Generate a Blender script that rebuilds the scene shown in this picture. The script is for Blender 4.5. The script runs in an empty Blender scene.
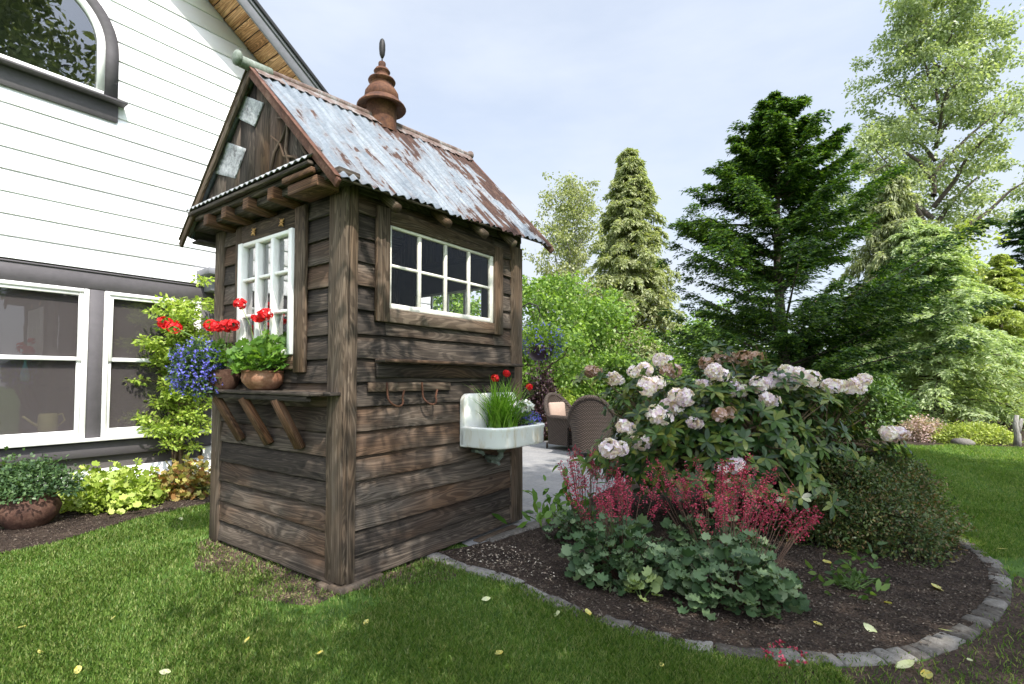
import bpy, math, random
import numpy as np
from mathutils import Vector, Matrix
PI = math.pi
rng = np.random.default_rng(7)
random.seed(5)
scene = bpy.context.scene
COL = scene.collection

# ---------------------------------------------------------------- camera
EYE = 1.35
PITCH = math.radians(2.2)
cam = bpy.data.cameras.new('camera'); camo = bpy.data.objects.new('camera', cam); COL.objects.link(camo)
camo.location = (0, 0, EYE); camo.rotation_euler = (PI/2 + PITCH, 0, 0)
cam.sensor_width = 36; cam.lens = 18; cam.shift_y = 17.3/1024; cam.clip_end = 2000; cam.clip_start = 0.05
scene.camera = camo

# shed frame: local x runs back along the side wall, local y runs left along the front wall
SA = math.radians(36.3)
C0 = np.array([-1.0844, 3.3012, 0.0])
UV_ = np.array([math.sin(SA), math.cos(SA), 0.0]); VV_ = np.array([-math.cos(SA), math.sin(SA), 0.0])
def W(u, v, z=0.0): return C0 + u*UV_ + v*VV_ + np.array([0, 0, z])
def at(px, py, Y):
    """point of the scene seen at a photograph position, at distance Y"""
    c, s = math.cos(PITCH), math.sin(PITCH)
    dx = (px-512)/512; dy = -(py-359.3)/512
    r = np.array([dx, c-dy*s, s+dy*c]); return np.array([0, 0, EYE]) + r*(Y/r[1])
def on_ground(px, py, z=0.0):
    c, s = math.cos(PITCH), math.sin(PITCH)
    dx = (px-512)/512; dy = -(py-359.3)/512
    r = np.array([dx, c-dy*s, s+dy*c]); t = (z-EYE)/r[2]; return np.array([0, 0, EYE]) + r*t

# ---------------------------------------------------------------- bookkeeping
def tag(o, label=None, cat=None, group=None, kind=None):
    if label: o['label'] = label
    if cat: o['category'] = cat
    if group: o['group'] = group
    if kind: o['kind'] = kind
    return o
def empty(name, loc, label, cat, rz=0, group=None):
    o = bpy.data.objects.new(name, None); COL.objects.link(o)
    o.location = tuple(float(a) for a in loc); o.rotation_euler = (0, 0, rz); o.empty_display_size = .1
    return tag(o, label, cat, group)
def dup(root, loc, rz=0, label=None, scale=1.0):
    r = root.copy(); COL.objects.link(r); r.location = tuple(float(a) for a in loc); r.rotation_euler = (0, 0, rz)
    r.scale = (scale,)*3
    if label: r['label'] = label
    for ch in list(root.children):
        c = ch.copy(); COL.objects.link(c); c.parent = r
        for g in list(ch.children):
            d = g.copy(); COL.objects.link(d); d.parent = c
    return r

# ---------------------------------------------------------------- mesh builders
def raw_obj(name, co, loops, starts, totals, mat, parent=None, smooth=False, uv=None):
    me = bpy.data.meshes.new(name)
    me.vertices.add(len(co)); me.vertices.foreach_set('co', np.asarray(co, dtype=np.float32).ravel())
    me.loops.add(len(loops)); me.loops.foreach_set('vertex_index', np.asarray(loops, dtype=np.int32))
    me.polygons.add(len(starts)); me.polygons.foreach_set('loop_start', np.asarray(starts, dtype=np.int32))
    try: me.polygons.foreach_set('loop_total', np.asarray(totals, dtype=np.int32))
    except Exception: pass
    me.update(calc_edges=True)
    if smooth: me.polygons.foreach_set('use_smooth', np.ones(len(starts), dtype=bool))
    if uv is not None:
        l = me.uv_layers.new(name='UVMap'); l.data.foreach_set('uv', np.asarray(uv, dtype=np.float32).ravel())
    me.materials.append(mat)
    o = bpy.data.objects.new(name, me); COL.objects.link(o)
    if parent is not None: o.parent = parent
    return o
def polys_obj(name, V, mat, parent=None, smooth=False, origin=None):
    """V: (N,K,3) array, N separate K-sided polygons"""
    V = np.asarray(V, dtype=np.float64)
    if origin is not None: V = V - np.asarray(origin)[None, None, :]
    N, K, _ = V.shape
    return raw_obj(name, V.reshape(-1, 3), np.arange(N*K), np.arange(N)*K, np.full(N, K), mat, parent, smooth)

class MB:
    """collects boxes, tubes and lathes and links them as one mesh object"""
    def __init__(s): s.v = []; s.f = []; s.uv = []; s.n = 0
    def add(s, verts, faces, uvs):
        s.v.extend(verts); s.f.extend([[i+s.n for i in f] for f in faces]); s.uv.extend(uvs); s.n += len(verts)
    def box(s, lo, hi, grain=None, M=None, bev=0.004, jit=0.0):
        lo = np.array(lo, float); hi = np.array(hi, float); sz = hi-lo
        g = int(np.argmax(sz)) if grain is None else grain
        b = min(bev, .3*sz.min())
        o1, o2 = [k for k in range(3) if k != g]
        # octagonal section swept along the grain axis, small end chamfer
        sec = [(-1, -1, 1, 0), (-1, -1, 0, 1), (-1, 1, 0, -1), (-1, 1, 1, 0), (1, 1, -1, 0), (1, 1, 0, -1), (1, -1, 0, 1), (1, -1, -1, 0)]
        ns = max(1, int(sz[g]/.25)) if jit > 0 else 1
        ts = [0, b] + [sz[g]*(i/ns) for i in range(1, ns)] + [sz[g]-b, sz[g]]
        c = (lo+hi)/2; verts = []
        ru, rv = random.random()*50, random.random()*50
        for k, t in enumerate(ts):
            e = b if k in (0, len(ts)-1) else 0.0
            j1 = random.uniform(-jit, jit); j2 = random.uniform(-jit, jit)*.4
            for (a, d, ia, id_) in sec:
                p = np.zeros(3)
                p[g] = lo[g]+t
                p[o1] = c[o1] + a*(sz[o1]/2-e) + ia*0 + (b if ia == 1 else -b if ia == -1 else 0)*(1 if e == 0 else .3) + (j1 if o1 == 2 or o2 != 2 else j2)
                p[o2] = c[o2] + d*(sz[o2]/2-e) + (b if id_ == 1 else -b if id_ == -1 else 0)*(1 if e == 0 else .3) + (j1 if o2 == 2 else j2)
                verts.append(p)
        per = [0]; 
        for i in range(8):
            p, q = verts[i], verts[(i+1) % 8]; per.append(per[-1]+float(np.linalg.norm(q-p)))
        faces = []; uvs = []
        flip = (g == 1)
        for k in range(len(ts)-1):
            for i in range(8):
                i2 = (i+1) % 8
                f = [k*8+i, k*8+i2, (k+1)*8+i2, (k+1)*8+i]; u = [(ts[k]+ru, per[i]+rv), (ts[k]+ru, per[i+1]+rv), (ts[k+1]+ru, per[i+1]+rv), (ts[k+1]+ru, per[i]+rv)]
                if flip: f.reverse(); u.reverse()
                faces.append(f); uvs.extend(u)
        L = (len(ts)-1)*8
        f0 = list(range(7, -1, -1)); f1 = [L+i for i in range(8)]
        if flip: f0.reverse(); f1.reverse()
        faces.append(f0); faces.append(f1)
        for f in (f0, f1):
            for i in f: uvs.append((ru+verts[i][o1]*.3, rv+verts[i][o2]))
        if M is not None: verts = [np.array(M @ Vector(p)) for p in verts]
        s.add(verts, faces, uvs)
    def beam(s, p, q, w, h, up=(0, 0, 1), bev=.003, jit=0):
        """box from p to q, w wide sideways, h high"""
        p = Vector([float(a) for a in p]); q = Vector([float(a) for a in q]); d = q-p; L = d.length; d.normalize()
        up = Vector(up); sd = up.cross(d); sd.normalize(); u2 = d.cross(sd)
        M = Matrix(((d.x, sd.x, u2.x, p.x), (d.y, sd.y, u2.y, p.y), (d.z, sd.z, u2.z, p.z), (0, 0, 0, 1)))
        s.box((0, -w/2, -h/2), (L, w/2, h/2), 0, M, bev, jit)
    def tube(s, pts, r, n=8, cap=True):
        pts = [np.array(p, float) for p in pts]; m = len(pts)
        if not hasattr(r, '__len__'): r = [r]*m
        verts = []; ru = random.random()*20; acc = 0; us = []
        prev = None
        for i in range(m):
            d = pts[min(i+1, m-1)]-pts[max(i-1, 0)]; d = d/(np.linalg.norm(d)+1e-9)
            if prev is None:
                a = np.array([0, 0, 1.]) if abs(d[2]) < .9 else np.array([1., 0, 0])
            else: a = prev
            x = a - d*(a@d); x /= np.linalg.norm(x)+1e-9; prev = x; y = np.cross(d, x)
            if i: acc += np.linalg.norm(pts[i]-pts[i-1])
            us.append(acc)
            for k in range(n):
                t = 2*PI*k/n; verts.append(pts[i]+r[i]*(math.cos(t)*x+math.sin(t)*y))
        faces = []; uvs = []
        for i in range(m-1):
            for k in range(n):
                k2 = (k+1) % n
                faces.append([i*n+k, i*n+k2, (i+1)*n+k2, (i+1)*n+k])
                w = 2*PI*max(r[0], .01)/n
                uvs.extend([(us[i]+ru, k*w), (us[i]+ru, (k+1)*w), (us[i+1]+ru, (k+1)*w), (us[i+1]+ru, k*w)])
        if cap:
            faces.append(list(range(n-1, -1, -1))); faces.append([(m-1)*n+k for k in range(n)])
            uvs.extend([(ru, 0)]*(2*n))
        s.add(verts, faces, uvs)
    def lathe(s, prof, n=24, c=(0, 0, 0), cap=True, jit=0):
        c = np.array(c, float); verts = []
        for (r, z) in prof:
            for k in range(n):
                t = 2*PI*k/n; rr = r*(1+random.uniform(-jit, jit)); verts.append(c+np.array([rr*math.cos(t), rr*math.sin(t), z]))
        faces = []; uvs = []; acc = 0
        for i in range(len(prof)-1):
            dl = math.hypot(prof[i+1][0]-prof[i][0], prof[i+1][1]-prof[i][1])
            for k in range(n):
                k2 = (k+1) % n; faces.append([i*n+k, i*n+k2, (i+1)*n+k2, (i+1)*n+k])
                uvs.extend([(k*.05, acc), ((k+1)*.05, acc), ((k+1)*.05, acc+dl), (k*.05, acc+dl)])
            acc += dl
        if cap:
            faces.append(list(range(n-1, -1, -1))); faces.append([(len(prof)-1)*n+k for k in range(n)]); uvs.extend([(0, 0)]*(2*n))
        s.add(verts, faces, uvs)
    def prism(s, poly, axis, a, b, grainuv=0):
        """poly: list of 2D points (ccw in the two remaining axes); extruded from a to b along axis"""
        o = [k for k in range(3) if k != axis]; n = len(poly); verts = []
        for t in (a, b):
            for p in poly:
                q = np.zeros(3); q[axis] = t; q[o[0]] = p[0]; q[o[1]] = p[1]; verts.append(q)
        faces = [list(range(n-1, -1, -1)), [n+i for i in range(n)]]
        uvs = [tuple(poly[i][::-1] if grainuv else poly[i]) for i in range(n-1, -1, -1)]+[tuple(poly[i][::-1] if grainuv else poly[i]) for i in range(n)]
        for i in range(n):
            j = (i+1) % n; faces.append([i, j, n+j, n+i]); d = math.dist(poly[i], poly[j]); uvs.extend([(0, 0), (d, 0), (d, b-a), (0, b-a)])
        if (axis == 1) != (b < a): faces = [f[::-1] for f in faces]
        s.add(verts, faces, uvs)
    def build(s, name, mat, parent=None, smooth=False, autos=False):
        tot = [len(f) for f in s.f]; st = np.concatenate([[0], np.cumsum(tot)[:-1]])
        loops = [i for f in s.f for i in f]
        o = raw_obj(name, np.array(s.v), loops, st, tot, mat, parent, smooth, np.array(s.uv))
        if autos:
            try: o.data.set_sharp_from_angle(angle=math.radians(38))
            except Exception: pass
        return o

# ---------------------------------------------------------------- materials
def new_mat(name):
    m = bpy.data.materials.new(name); m.use_nodes = True; nt = m.node_tree; nt.nodes.clear()
    out = nt.nodes.new('ShaderNodeOutputMaterial'); return m, nt, out
def N(nt, t, **kw):
    n = nt.nodes.new('ShaderNode'+t)
    for k, v in kw.items(): setattr(n, k, v)
    return n
def ramp(nt, fac, stops, interp='LINEAR'):
    r = N(nt, 'ValToRGB'); r.color_ramp.interpolation = interp
    e = r.color_ramp.elements
    while len(e) > 1: e.remove(e[-1])
    e[0].position = stops[0][0]; e[0].color = (*stops[0][1], 1)
    for p, c in stops[1:]:
        x = e.new(p); x.color = (*c, 1)
    nt.links.new(fac, r.inputs[0]); return r.outputs[0]
def noise(nt, vec, scale, detail=4, rough=.55, vscale=None, dist=0):
    if vscale is not None:
        mp = N(nt, 'Mapping'); mp.inputs['Scale'].default_value = vscale; nt.links.new(vec, mp.inputs[0]); vec = mp.outputs[0]
    n = N(nt, 'TexNoise'); n.inputs['Scale'].default_value = scale; n.inputs['Detail'].default_value = detail; n.inputs['Roughness'].default_value = rough
    n.inputs['Distortion'].default_value = dist
    nt.links.new(vec, n.inputs['Vector']); return n.outputs['Fac']
def mixc(nt, fac, a, b, mode='MIX'):
    m = N(nt, 'MixRGB', blend_type=mode)
    for i, x in ((0, fac), (1, a), (2, b)):
        if isinstance(x, (int, float)): m.inputs[i].default_value = x
        elif isinstance(x, tuple): m.inputs[i].default_value = (*x, 1)
        else: nt.links.new(x, m.inputs[i])
    return m.outputs[0]
def maths(nt, op, a, b=None):
    m = N(nt, 'Math', operation=op)
    for i, x in ((0, a), (1, b)):
        if x is None: continue
        if isinstance(x, (int, float)): m.inputs[i].default_value = x
        else: nt.links.new(x, m.inputs[i])
    return m.outputs[0]
def bump(nt, h, strength=.3, dist=.01):
    b = N(nt, 'Bump'); b.inputs['Strength'].default_value = strength; b.inputs['Distance'].default_value = dist
    nt.links.new(h, b.inputs['Height']); return b.outputs[0]
def principled(nt, out, col=None, rough=.6, metal=0., nrm=None, spec=.4):
    p = N(nt, 'BsdfPrincipled')
    for k, x in (('Base Color', col), ('Roughness', rough), ('Metallic', metal)):
        if x is None: continue
        if isinstance(x, (int, float)): p.inputs[k].default_value = x
        elif isinstance(x, tuple): p.inputs[k].default_value = (*x, 1)
        else: nt.links.new(x, p.inputs[k])
    p.inputs['Specular IOR Level'].default_value = spec
    if nrm is not None: nt.links.new(nrm, p.inputs['Normal'])
    if out is not None: nt.links.new(p.outputs[0], out.inputs[0])
    return p

def wood_mat(name, dark, mid, light, grain=1.0, warm=None, rough=.8):
    m, nt, out = new_mat(name)
    uv = N(nt, 'UVMap').outputs[0]; geo = N(nt, 'NewGeometry')
    rnd = geo.outputs['Random Per Island']
    g1 = noise(nt, uv, 1, 7, .75, (1.4*grain, 85*grain, 1), .35)
    g2 = noise(nt, uv, 1, 4, .6, (1.6, 9, 1), 1.8)
    g3 = noise(nt, uv, 1, 4, .7, (1.2, 170, 1), .2)
    f = maths(nt, 'ADD', maths(nt, 'MULTIPLY', g1, .7), maths(nt, 'MULTIPLY', g2, .3))
    f = maths(nt, 'ADD', f, maths(nt, 'MULTIPLY', maths(nt, 'SUBTRACT', rnd, .5), .22))
    col = ramp(nt, f, [(.38, dark), (.5, mid), (.61, light)])
    if warm:
        w = noise(nt, uv, 1, 3, .5, (.8, 2.5, 1), 0)
        w = maths(nt, 'ADD', w, maths(nt, 'MULTIPLY', maths(nt, 'SUBTRACT', rnd, .5), .25))
        wf = ramp(nt, w, [(.5, (0, 0, 0)), (.68, (.75, .75, .75))])
        col = mixc(nt, wf, col, warm)
    # knots and nail stains
    vo = N(nt, 'TexVoronoi'); mp = N(nt, 'Mapping'); mp.inputs['Scale'].default_value = (2.6, 6.5, 1); nt.links.new(uv, mp.inputs[0]); nt.links.new(mp.outputs[0], vo.inputs['Vector']); vo.inputs['Scale'].default_value = 1
    k = ramp(nt, vo.outputs['Distance'], [(.0, (.28, .24, .2)), (.06, (.5, .45, .4)), (.1, (1, 1, 1))])
    col = mixc(nt, .8, col, k, 'MULTIPLY')
    rings = maths(nt, 'SINE', maths(nt, 'MULTIPLY', noise(nt, uv, 1, 1.5, .5, (.9, 8, 1), .6), 120))
    col = mixc(nt, .75, col, ramp(nt, rings, [(.0, (.50, .47, .44)), (.30, (.95, .95, .95)), (1, (1.12, 1.1, 1.08))]), 'MULTIPLY')
    crack = ramp(nt, g3, [(.36, (.3, .28, .27)), (.46, (1, 1, 1))])
    col = mixc(nt, .85, col, crack, 'MULTIPLY')
    h = maths(nt, 'ADD', maths(nt, 'MULTIPLY', g1, .6), maths(nt, 'MULTIPLY', g3, .5))
    principled(nt, out, col, rough, 0, bump(nt, h, .7, .006), .25)
    return m
def leaf_mat(name, cols, trans=.3, rough=.45, tcol=None):
    m, nt, out = new_mat(name)
    rnd = N(nt, 'NewGeometry').outputs['Random Per Island']
    tc = N(nt, 'TexCoord').outputs['Object']
    nz = noise(nt, tc, .9, 2, .5)
    f = maths(nt, 'ADD', maths(nt, 'MULTIPLY', rnd, .7), maths(nt, 'MULTIPLY', nz, .3))
    n = len(cols); col = ramp(nt, f, [(.12+.72*i/(max(n-1, 1)), c) for i, c in enumerate(cols)])
    p = principled(nt, None, col, rough, 0, None, .35)
    t = N(nt, 'BsdfTranslucent'); tcv = mixc(nt, 1.0, col, (1.5, 1.6, .7), 'MULTIPLY'); nt.links.new(tcv, t.inputs[0])
    mx = N(nt, 'MixShader'); mx.inputs[0].default_value = trans
    nt.links.new(p.outputs[0], mx.inputs[1]); nt.links.new(t.outputs[0], mx.inputs[2]); nt.links.new(mx.outputs[0], out.inputs[0])
    return m
def pane(name, pts, mat, parent):
    mb = MB(); mb.add([np.array(p, float) for p in pts], [list(range(len(pts)))], [(0, 0)]*len(pts)); return mb.build(name, mat, parent)
def plain(name, col, rough=.6, metal=0, vary=.15, scale=8, bmp=.15, spec=.4):
    m, nt, out = new_mat(name)
    tc = N(nt, 'TexCoord').outputs['Object']
    nz = noise(nt, tc, scale, 5, .6)
    c = ramp(nt, nz, [(.3, tuple(x*(1-vary) for x in col)), (.7, tuple(min(1, x*(1+vary)) for x in col))])
    principled(nt, out, c, rough, metal, bump(nt, nz, bmp, .01) if bmp else None, spec)
    return m
def glass_mat(name, refl=.2, tint=(1, 1, 1)):
    m, nt, out = new_mat(name)
    tr = N(nt, 'BsdfTransparent'); tr.inputs[0].default_value = (*tint, 1)
    gl = N(nt, 'BsdfGlossy'); gl.inputs['Roughness'].default_value = .01
    tc = N(nt, 'TexCoord').outputs['Object']; nz = noise(nt, tc, 2.5, 2, .5)
    nt.links.new(bump(nt, nz, .05, .02), gl.inputs['Normal'])
    fr = N(nt, 'LayerWeight'); fr.inputs[0].default_value = .5
    f = maths(nt, 'ADD', maths(nt, 'MULTIPLY', maths(nt, 'POWER', fr.outputs['Facing'], 4), .8), refl)
    mx = N(nt, 'MixShader'); nt.links.new(f, mx.inputs[0]); nt.links.new(tr.outputs[0], mx.inputs[1]); nt.links.new(gl.outputs[0], mx.inputs[2]); nt.links.new(mx.outputs[0], out.inputs[0])
    return m

M = {}
M['shed'] = wood_mat('weathered_siding', (.027, .021, .0165), (.062, .049, .038), (.115, .093, .073), 1, (.090, .048, .024))
M['post'] = wood_mat('weathered_post', (.050, .036, .025), (.105, .077, .054), (.165, .13, .10), 1, (.13, .083, .050))
M['frame'] = wood_mat('window_frame_wood', (.042, .029, .020), (.088, .062, .043), (.155, .12, .09), 1, (.12, .07, .038))
M['rafter'] = wood_mat('rafter_wood', (.045, .022, .012), (.105, .053, .028), (.17, .10, .058), 1, (.14, .062, .027))
M['darkwood'] = wood_mat('shelf_wood', (.022, .018, .014), (.055, .044, .035), (.13, .105, .085), 1)
M['soffit'] = wood_mat('soffit_cedar', (.26, .13, .055), (.45, .24, .11), (.58, .36, .19), .6)
def siding_white():
    m, nt, out = new_mat('white_siding')
    tc = N(nt, 'TexCoord').outputs['Object']
    g = noise(nt, tc, 1, 4, .6, (3, 3, 60)); g2 = noise(nt, tc, .8, 3, .5)
    c = ramp(nt, g2, [(.3, (.74, .74, .73)), (.7, (.84, .84, .83))])
    principled(nt, out, c, .55, 0, bump(nt, g, .12, .004), .3); return m
M['white_siding'] = siding_white()
M['white_paint'] = plain('white_paint', (.80, .79, .76), .45, 0, .05, 12, .05)
M['old_white'] = plain('old_white_paint', (.68, .65, .58), .6, 0, .14, 18, .3)
M['grey_trim'] = plain('grey_trim', (.088, .080, .085), .7, 0, .10, 14, .2)
M['rake_trim'] = plain('rake_trim', (.16, .16, .175), .7, 0, .10, 14, .2)
M['black'] = plain('dark_roof_edge', (.02, .02, .022), .7, 0, .2, 10, .2)
M['shingle'] = plain('roof_shingle', (.06, .058, .06), .9, 0, .3, 30, .5)
M['glass'] = glass_mat('window_glass', .02)
M['glass_house'] = glass_mat('house_glass', .07)
M['glass_dark'] = glass_mat('arched_glass', .16, (.5, .5, .5))
M['glass_front'] = glass_mat('casement_glass', .34)
M['interior'] = plain('room_interior', (.10, .09, .085), .9, 0, .1, 3, 0)
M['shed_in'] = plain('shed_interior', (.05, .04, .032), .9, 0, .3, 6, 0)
def screen_mat():
    m, nt, out = new_mat('insect_screen')
    d = N(nt, 'BsdfDiffuse'); d.inputs[0].default_value = (.085, .075, .074, 1)
    t = N(nt, 'BsdfTransparent'); mx = N(nt, 'MixShader'); mx.inputs[0].default_value = .78
    nt.links.new(t.outputs[0], mx.inputs[1]); nt.links.new(d.outputs[0], mx.inputs[2]); nt.links.new(mx.outputs[0], out.inputs[0]); return m
M['screen'] = screen_mat()
def roof_mat():
    m, nt, out = new_mat('rusty_galvanised_roof')
    uv = N(nt, 'UVMap').outputs[0]      # u along the ridge, v down the slope
    geo = N(nt, 'NewGeometry')
    big = noise(nt, uv, 1, 4, .6, (1.6, 1.0, 1), .8)
    st = noise(nt, uv, 1, 5, .65, (15, 1.5, 1), .5)
    fine = noise(nt, uv, 1, 5, .7, (50, 9, 1), .2)
    f = maths(nt, 'ADD', maths(nt, 'MULTIPLY', big, .5), maths(nt, 'MULTIPLY', st, .42)); f = maths(nt, 'ADD', f, maths(nt, 'MULTIPLY', fine, .16))
    sep = N(nt, 'SeparateXYZ'); nt.links.new(uv, sep.inputs[0])
    # the rear two thirds are the rustiest
    du = maths(nt, 'MULTIPLY', maths(nt, 'SUBTRACT', sep.outputs[0], 1.0), .035)
    f = maths(nt, 'ADD', f, du)
    rust = ramp(nt, f, [(.55, (0, 0, 0)), (.562, (1, 1, 1))])
    stain = ramp(nt, f, [(.50, (0, 0, 0)), (.555, (.4, .4, .4))])
    z = ramp(nt, noise(nt, uv, 1, 4, .6, (24, 1.8, 1), .1), [(.3, (.075, .095, .115)), (.5, (.135, .16, .185)), (.7, (.25, .275, .295))])
    sp = N(nt, 'TexVoronoi'); sp.inputs['Scale'].default_value = 60; nt.links.new(uv, sp.inputs['Vector'])
    z = mixc(nt, .25, z, ramp(nt, sp.outputs['Color'], [(.2, (.10, .12, .14)), (.8, (.30, .32, .34))]))
    rc = ramp(nt, fine, [(.3, (.020, .010, .008)), (.5, (.048, .023, .016)), (.72, (.11, .062, .044))])
    c = mixc(nt, stain, z, (.14, .10, .08)); c = mixc(nt, rust, c, rc)
    metal = ramp(nt, rust, [(0, (.15, .15, .15)), (1, (0, 0, 0))])
    rgh = ramp(nt, rust, [(0, (.48, .48, .48)), (1, (.9, .9, .9))])
    principled(nt, out, c, rgh, metal, bump(nt, fine, .25, .004), .4); return m
M['roof'] = roof_mat()
def rust_mat(name, c1, c2, c3, metal=0):
    m, nt, out = new_mat(name)
    tc = N(nt, 'TexCoord').outputs['Object']
    a = noise(nt, tc, 9, 6, .7); b = noise(nt, tc, 60, 3, .6)
    f = maths(nt, 'ADD', maths(nt, 'MULTIPLY', a, .7), maths(nt, 'MULTIPLY', b, .3))
    c = ramp(nt, f, [(.35, c1), (.5, c2), (.66, c3)])
    principled(nt, out, c, .8, metal, bump(nt, f, .5, .004), .3); return m
M['rust'] = rust_mat('rusty_iron', (.030, .014, .009), (.085, .034, .018), (.16, .075, .035))
M['rust_edge'] = rust_mat('rusty_flashing', (.04, .018, .011), (.10, .042, .026), (.19, .11, .08))
M['ridge'] = rust_mat('ridge_cap', (.06, .032, .024), (.14, .10, .085), (.26, .26, .265))
M['verdigris'] = rust_mat('pale_green_metal', (.07, .085, .065), (.15, .175, .145), (.27, .29, .26))
M['tin'] = rust_mat('pressed_tin', (.09, .09, .095), (.27, .28, .29), (.48, .49, .50))
M['iron'] = plain('dark_iron', (.03, .028, .027), .6, .5, .2, 20, .2)
def enamel_mat():
    m, nt, out = new_mat('white_enamel'); tc = N(nt, 'TexCoord').outputs['Object']
    a = noise(nt, tc, 1, 5, .65, (16, 16, 3.5), .3); b = noise(nt, tc, 38, 4, .7)
    c = ramp(nt, a, [(.50, (.74, .74, .70)), (.62, (.66, .62, .52)), (.74, (.40, .30, .19))]); ch = ramp(nt, b, [(.27, (.12, .08, .05)), (.30, (1, 1, 1))])
    principled(nt, out, mixc(nt, 1.0, c, ch, 'MULTIPLY'), .28, 0, bump(nt, a, .1, .004), .5); return m
M['enamel'] = enamel_mat()
M['clay'] = rust_mat('terracotta', (.12, .05, .028), (.23, .105, .06), (.34, .20, .13))
M['darkclay'] = rust_mat('dark_stoneware', (.028, .015, .011), (.070, .033, .022), (.14, .08, .055))
M['blackpot'] = plain('dark_pot', (.035, .030, .028), .6, 0, .3, 12, .2)
M['plum'] = plain('plum_pot', (.045, .022, .040), .4, 0, .3, 12, .2)
def bark(name, c1, c2):
    m, nt, out = new_mat(name); tc = N(nt, 'TexCoord').outputs['Object']
    a = noise(nt, tc, 1, 5, .7, (30, 30, 5)); c = ramp(nt, a, [(.3, c1), (.7, c2)])
    principled(nt, out, c, .9, 0, bump(nt, a, .8, .02), .2); return m
M['bark'] = bark('grey_brown_bark', (.045, .035, .028), (.16, .13, .105))
M['bark_red'] = bark('red_brown_bark', (.055, .035, .024), (.17, .10, .07))
M['bark_pale'] = bark('pale_bark', (.10, .09, .08), (.38, .36, .33))
M['twig'] = bark('twig_bark', (.09, .06, .035), (.22, .16, .10))
M['green_stem'] = plain('green_stem', (.10, .17, .04), .6, 0, .2, 20, 0)
def dom(a): return tuple(a)
M['l_dark'] = leaf_mat('hemlock_needles', [(.013, .034, .010), (.036, .088, .015), (.15, .24, .028)], .28)
M['l_dark2'] = leaf_mat('dark_conifer_needles', [(.025, .06, .025), (.055, .11, .04), (.11, .18, .06)], .25)
M['l_cedar'] = leaf_mat('cedar_foliage', [(.14, .17, .075), (.27, .30, .14), (.42, .43, .24)], .42)
M['l_light'] = leaf_mat('pale_conifer_foliage', [(.16, .22, .10), (.32, .40, .19), (.46, .52, .28)], .42)
M['l_weep'] = leaf_mat('weeping_foliage', [(.16, .19, .09), (.28, .31, .16), (.42, .43, .25)], .42)
M['l_gold'] = leaf_mat('golden_foliage', [(.15, .20, .04), (.30, .36, .08), (.46, .49, .14)], .38)
M['l_pop'] = leaf_mat('broadleaf_foliage', [(.13, .17, .08), (.27, .32, .16), (.42, .46, .28)], .35)
M['l_birch'] = leaf_mat('birch_foliage', [(.14, .17, .07), (.26, .28, .13), (.40, .41, .22)], .38)
M['l_maple'] = leaf_mat('fresh_green_foliage', [(.06, .12, .02), (.14, .24, .04), (.27, .38, .08)], .4)
M['l_mid'] = leaf_mat('mid_green_foliage', [(.03, .065, .015), (.07, .13, .03), (.14, .21, .05)], .32)
M['l_lime'] = leaf_mat('lime_shrub_leaves', [(.13, .20, .03), (.28, .38, .06), (.45, .52, .12)], .35)
M['l_hosta'] = leaf_mat('lime_leaves', [(.17, .25, .03), (.32, .41, .07), (.48, .55, .15)], .3)
M['l_varieg'] = leaf_mat('variegated_leaves', [(.09, .13, .03), (.26, .24, .07), (.30, .12, .05), (.42, .42, .12)], .3)
M['l_rhodo'] = leaf_mat('rhododendron_leaves', [(.014, .034, .010), (.035, .075, .016), (.075, .13, .025), (.16, .17, .03)], .22, .35)
M['l_azalea'] = leaf_mat('azalea_leaves', [(.020, .038, .012), (.050, .085, .022), (.085, .12, .030), (.15, .09, .04)], .28)
M['l_heuch'] = leaf_mat('heuchera_leaves', [(.028, .060, .022), (.070, .125, .050), (.19, .25, .13)], .22, .5)
M['l_heuch_lime'] = leaf_mat('pale_heuchera_leaves', [(.16, .22, .08), (.30, .36, .14)], .3)
M['l_geran'] = leaf_mat('geranium_leaves', [(.04, .10, .015), (.10, .20, .03), (.18, .30, .05)], .32)
M['l_blue_green'] = leaf_mat('trailing_leaves', [(.025, .055, .022), (.055, .105, .038), (.11, .18, .065)], .25)
M['l_grass'] = leaf_mat('sedge_blades', [(.08, .18, .015), (.16, .32, .03), (.26, .42, .06)], .35)
M['l_purple'] = leaf_mat('dark_purple_leaves', [(.020, .010, .014), (.05, .022, .03), (.08, .05, .05)], .2)
M['pink_pale'] = leaf_mat('rhododendron_petals', [(.60, .45, .63), (.80, .70, .83), (.90, .85, .91)], .35, .6)
M['pink_spent'] = leaf_mat('faded_petals', [(.32, .17, .11), (.52, .35, .29), (.66, .52, .55)], .25, .6)
M['coral'] = leaf_mat('coral_bells', [(.22, .012, .035), (.38, .03, .075), (.56, .11, .17)], .2, .6)
M['red'] = leaf_mat('red_petals', [(.45, .004, .008), (.68, .010, .014), (.80, .03, .03)], .15, .6)
M['blue'] = leaf_mat('blue_petals', [(.05, .05, .30), (.10, .10, .48), (.20, .20, .62)], .2, .6)
M['whitepetal'] = leaf_mat('white_petals', [(.7, .7, .7), (.82, .82, .82)], .2, .6)
M['pinkbush'] = leaf_mat('pink_blossom_leaves', [(.18, .20, .09), (.45, .30, .30), (.62, .48, .46)], .3)
M['fallen'] = leaf_mat('fallen_leaf', [(.50, .36, .04), (.58, .50, .14), (.40, .40, .14)], .2)
M['fallen_pale'] = leaf_mat('pale_fallen_leaf', [(.42, .46, .22), (.55, .56, .34)], .2)
M['blade'] = leaf_mat('lawn_blades', [(.062, .120, .022), (.115, .210, .036), (.185, .285, .055), (.33, .35, .14)], .35, .5)
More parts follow.
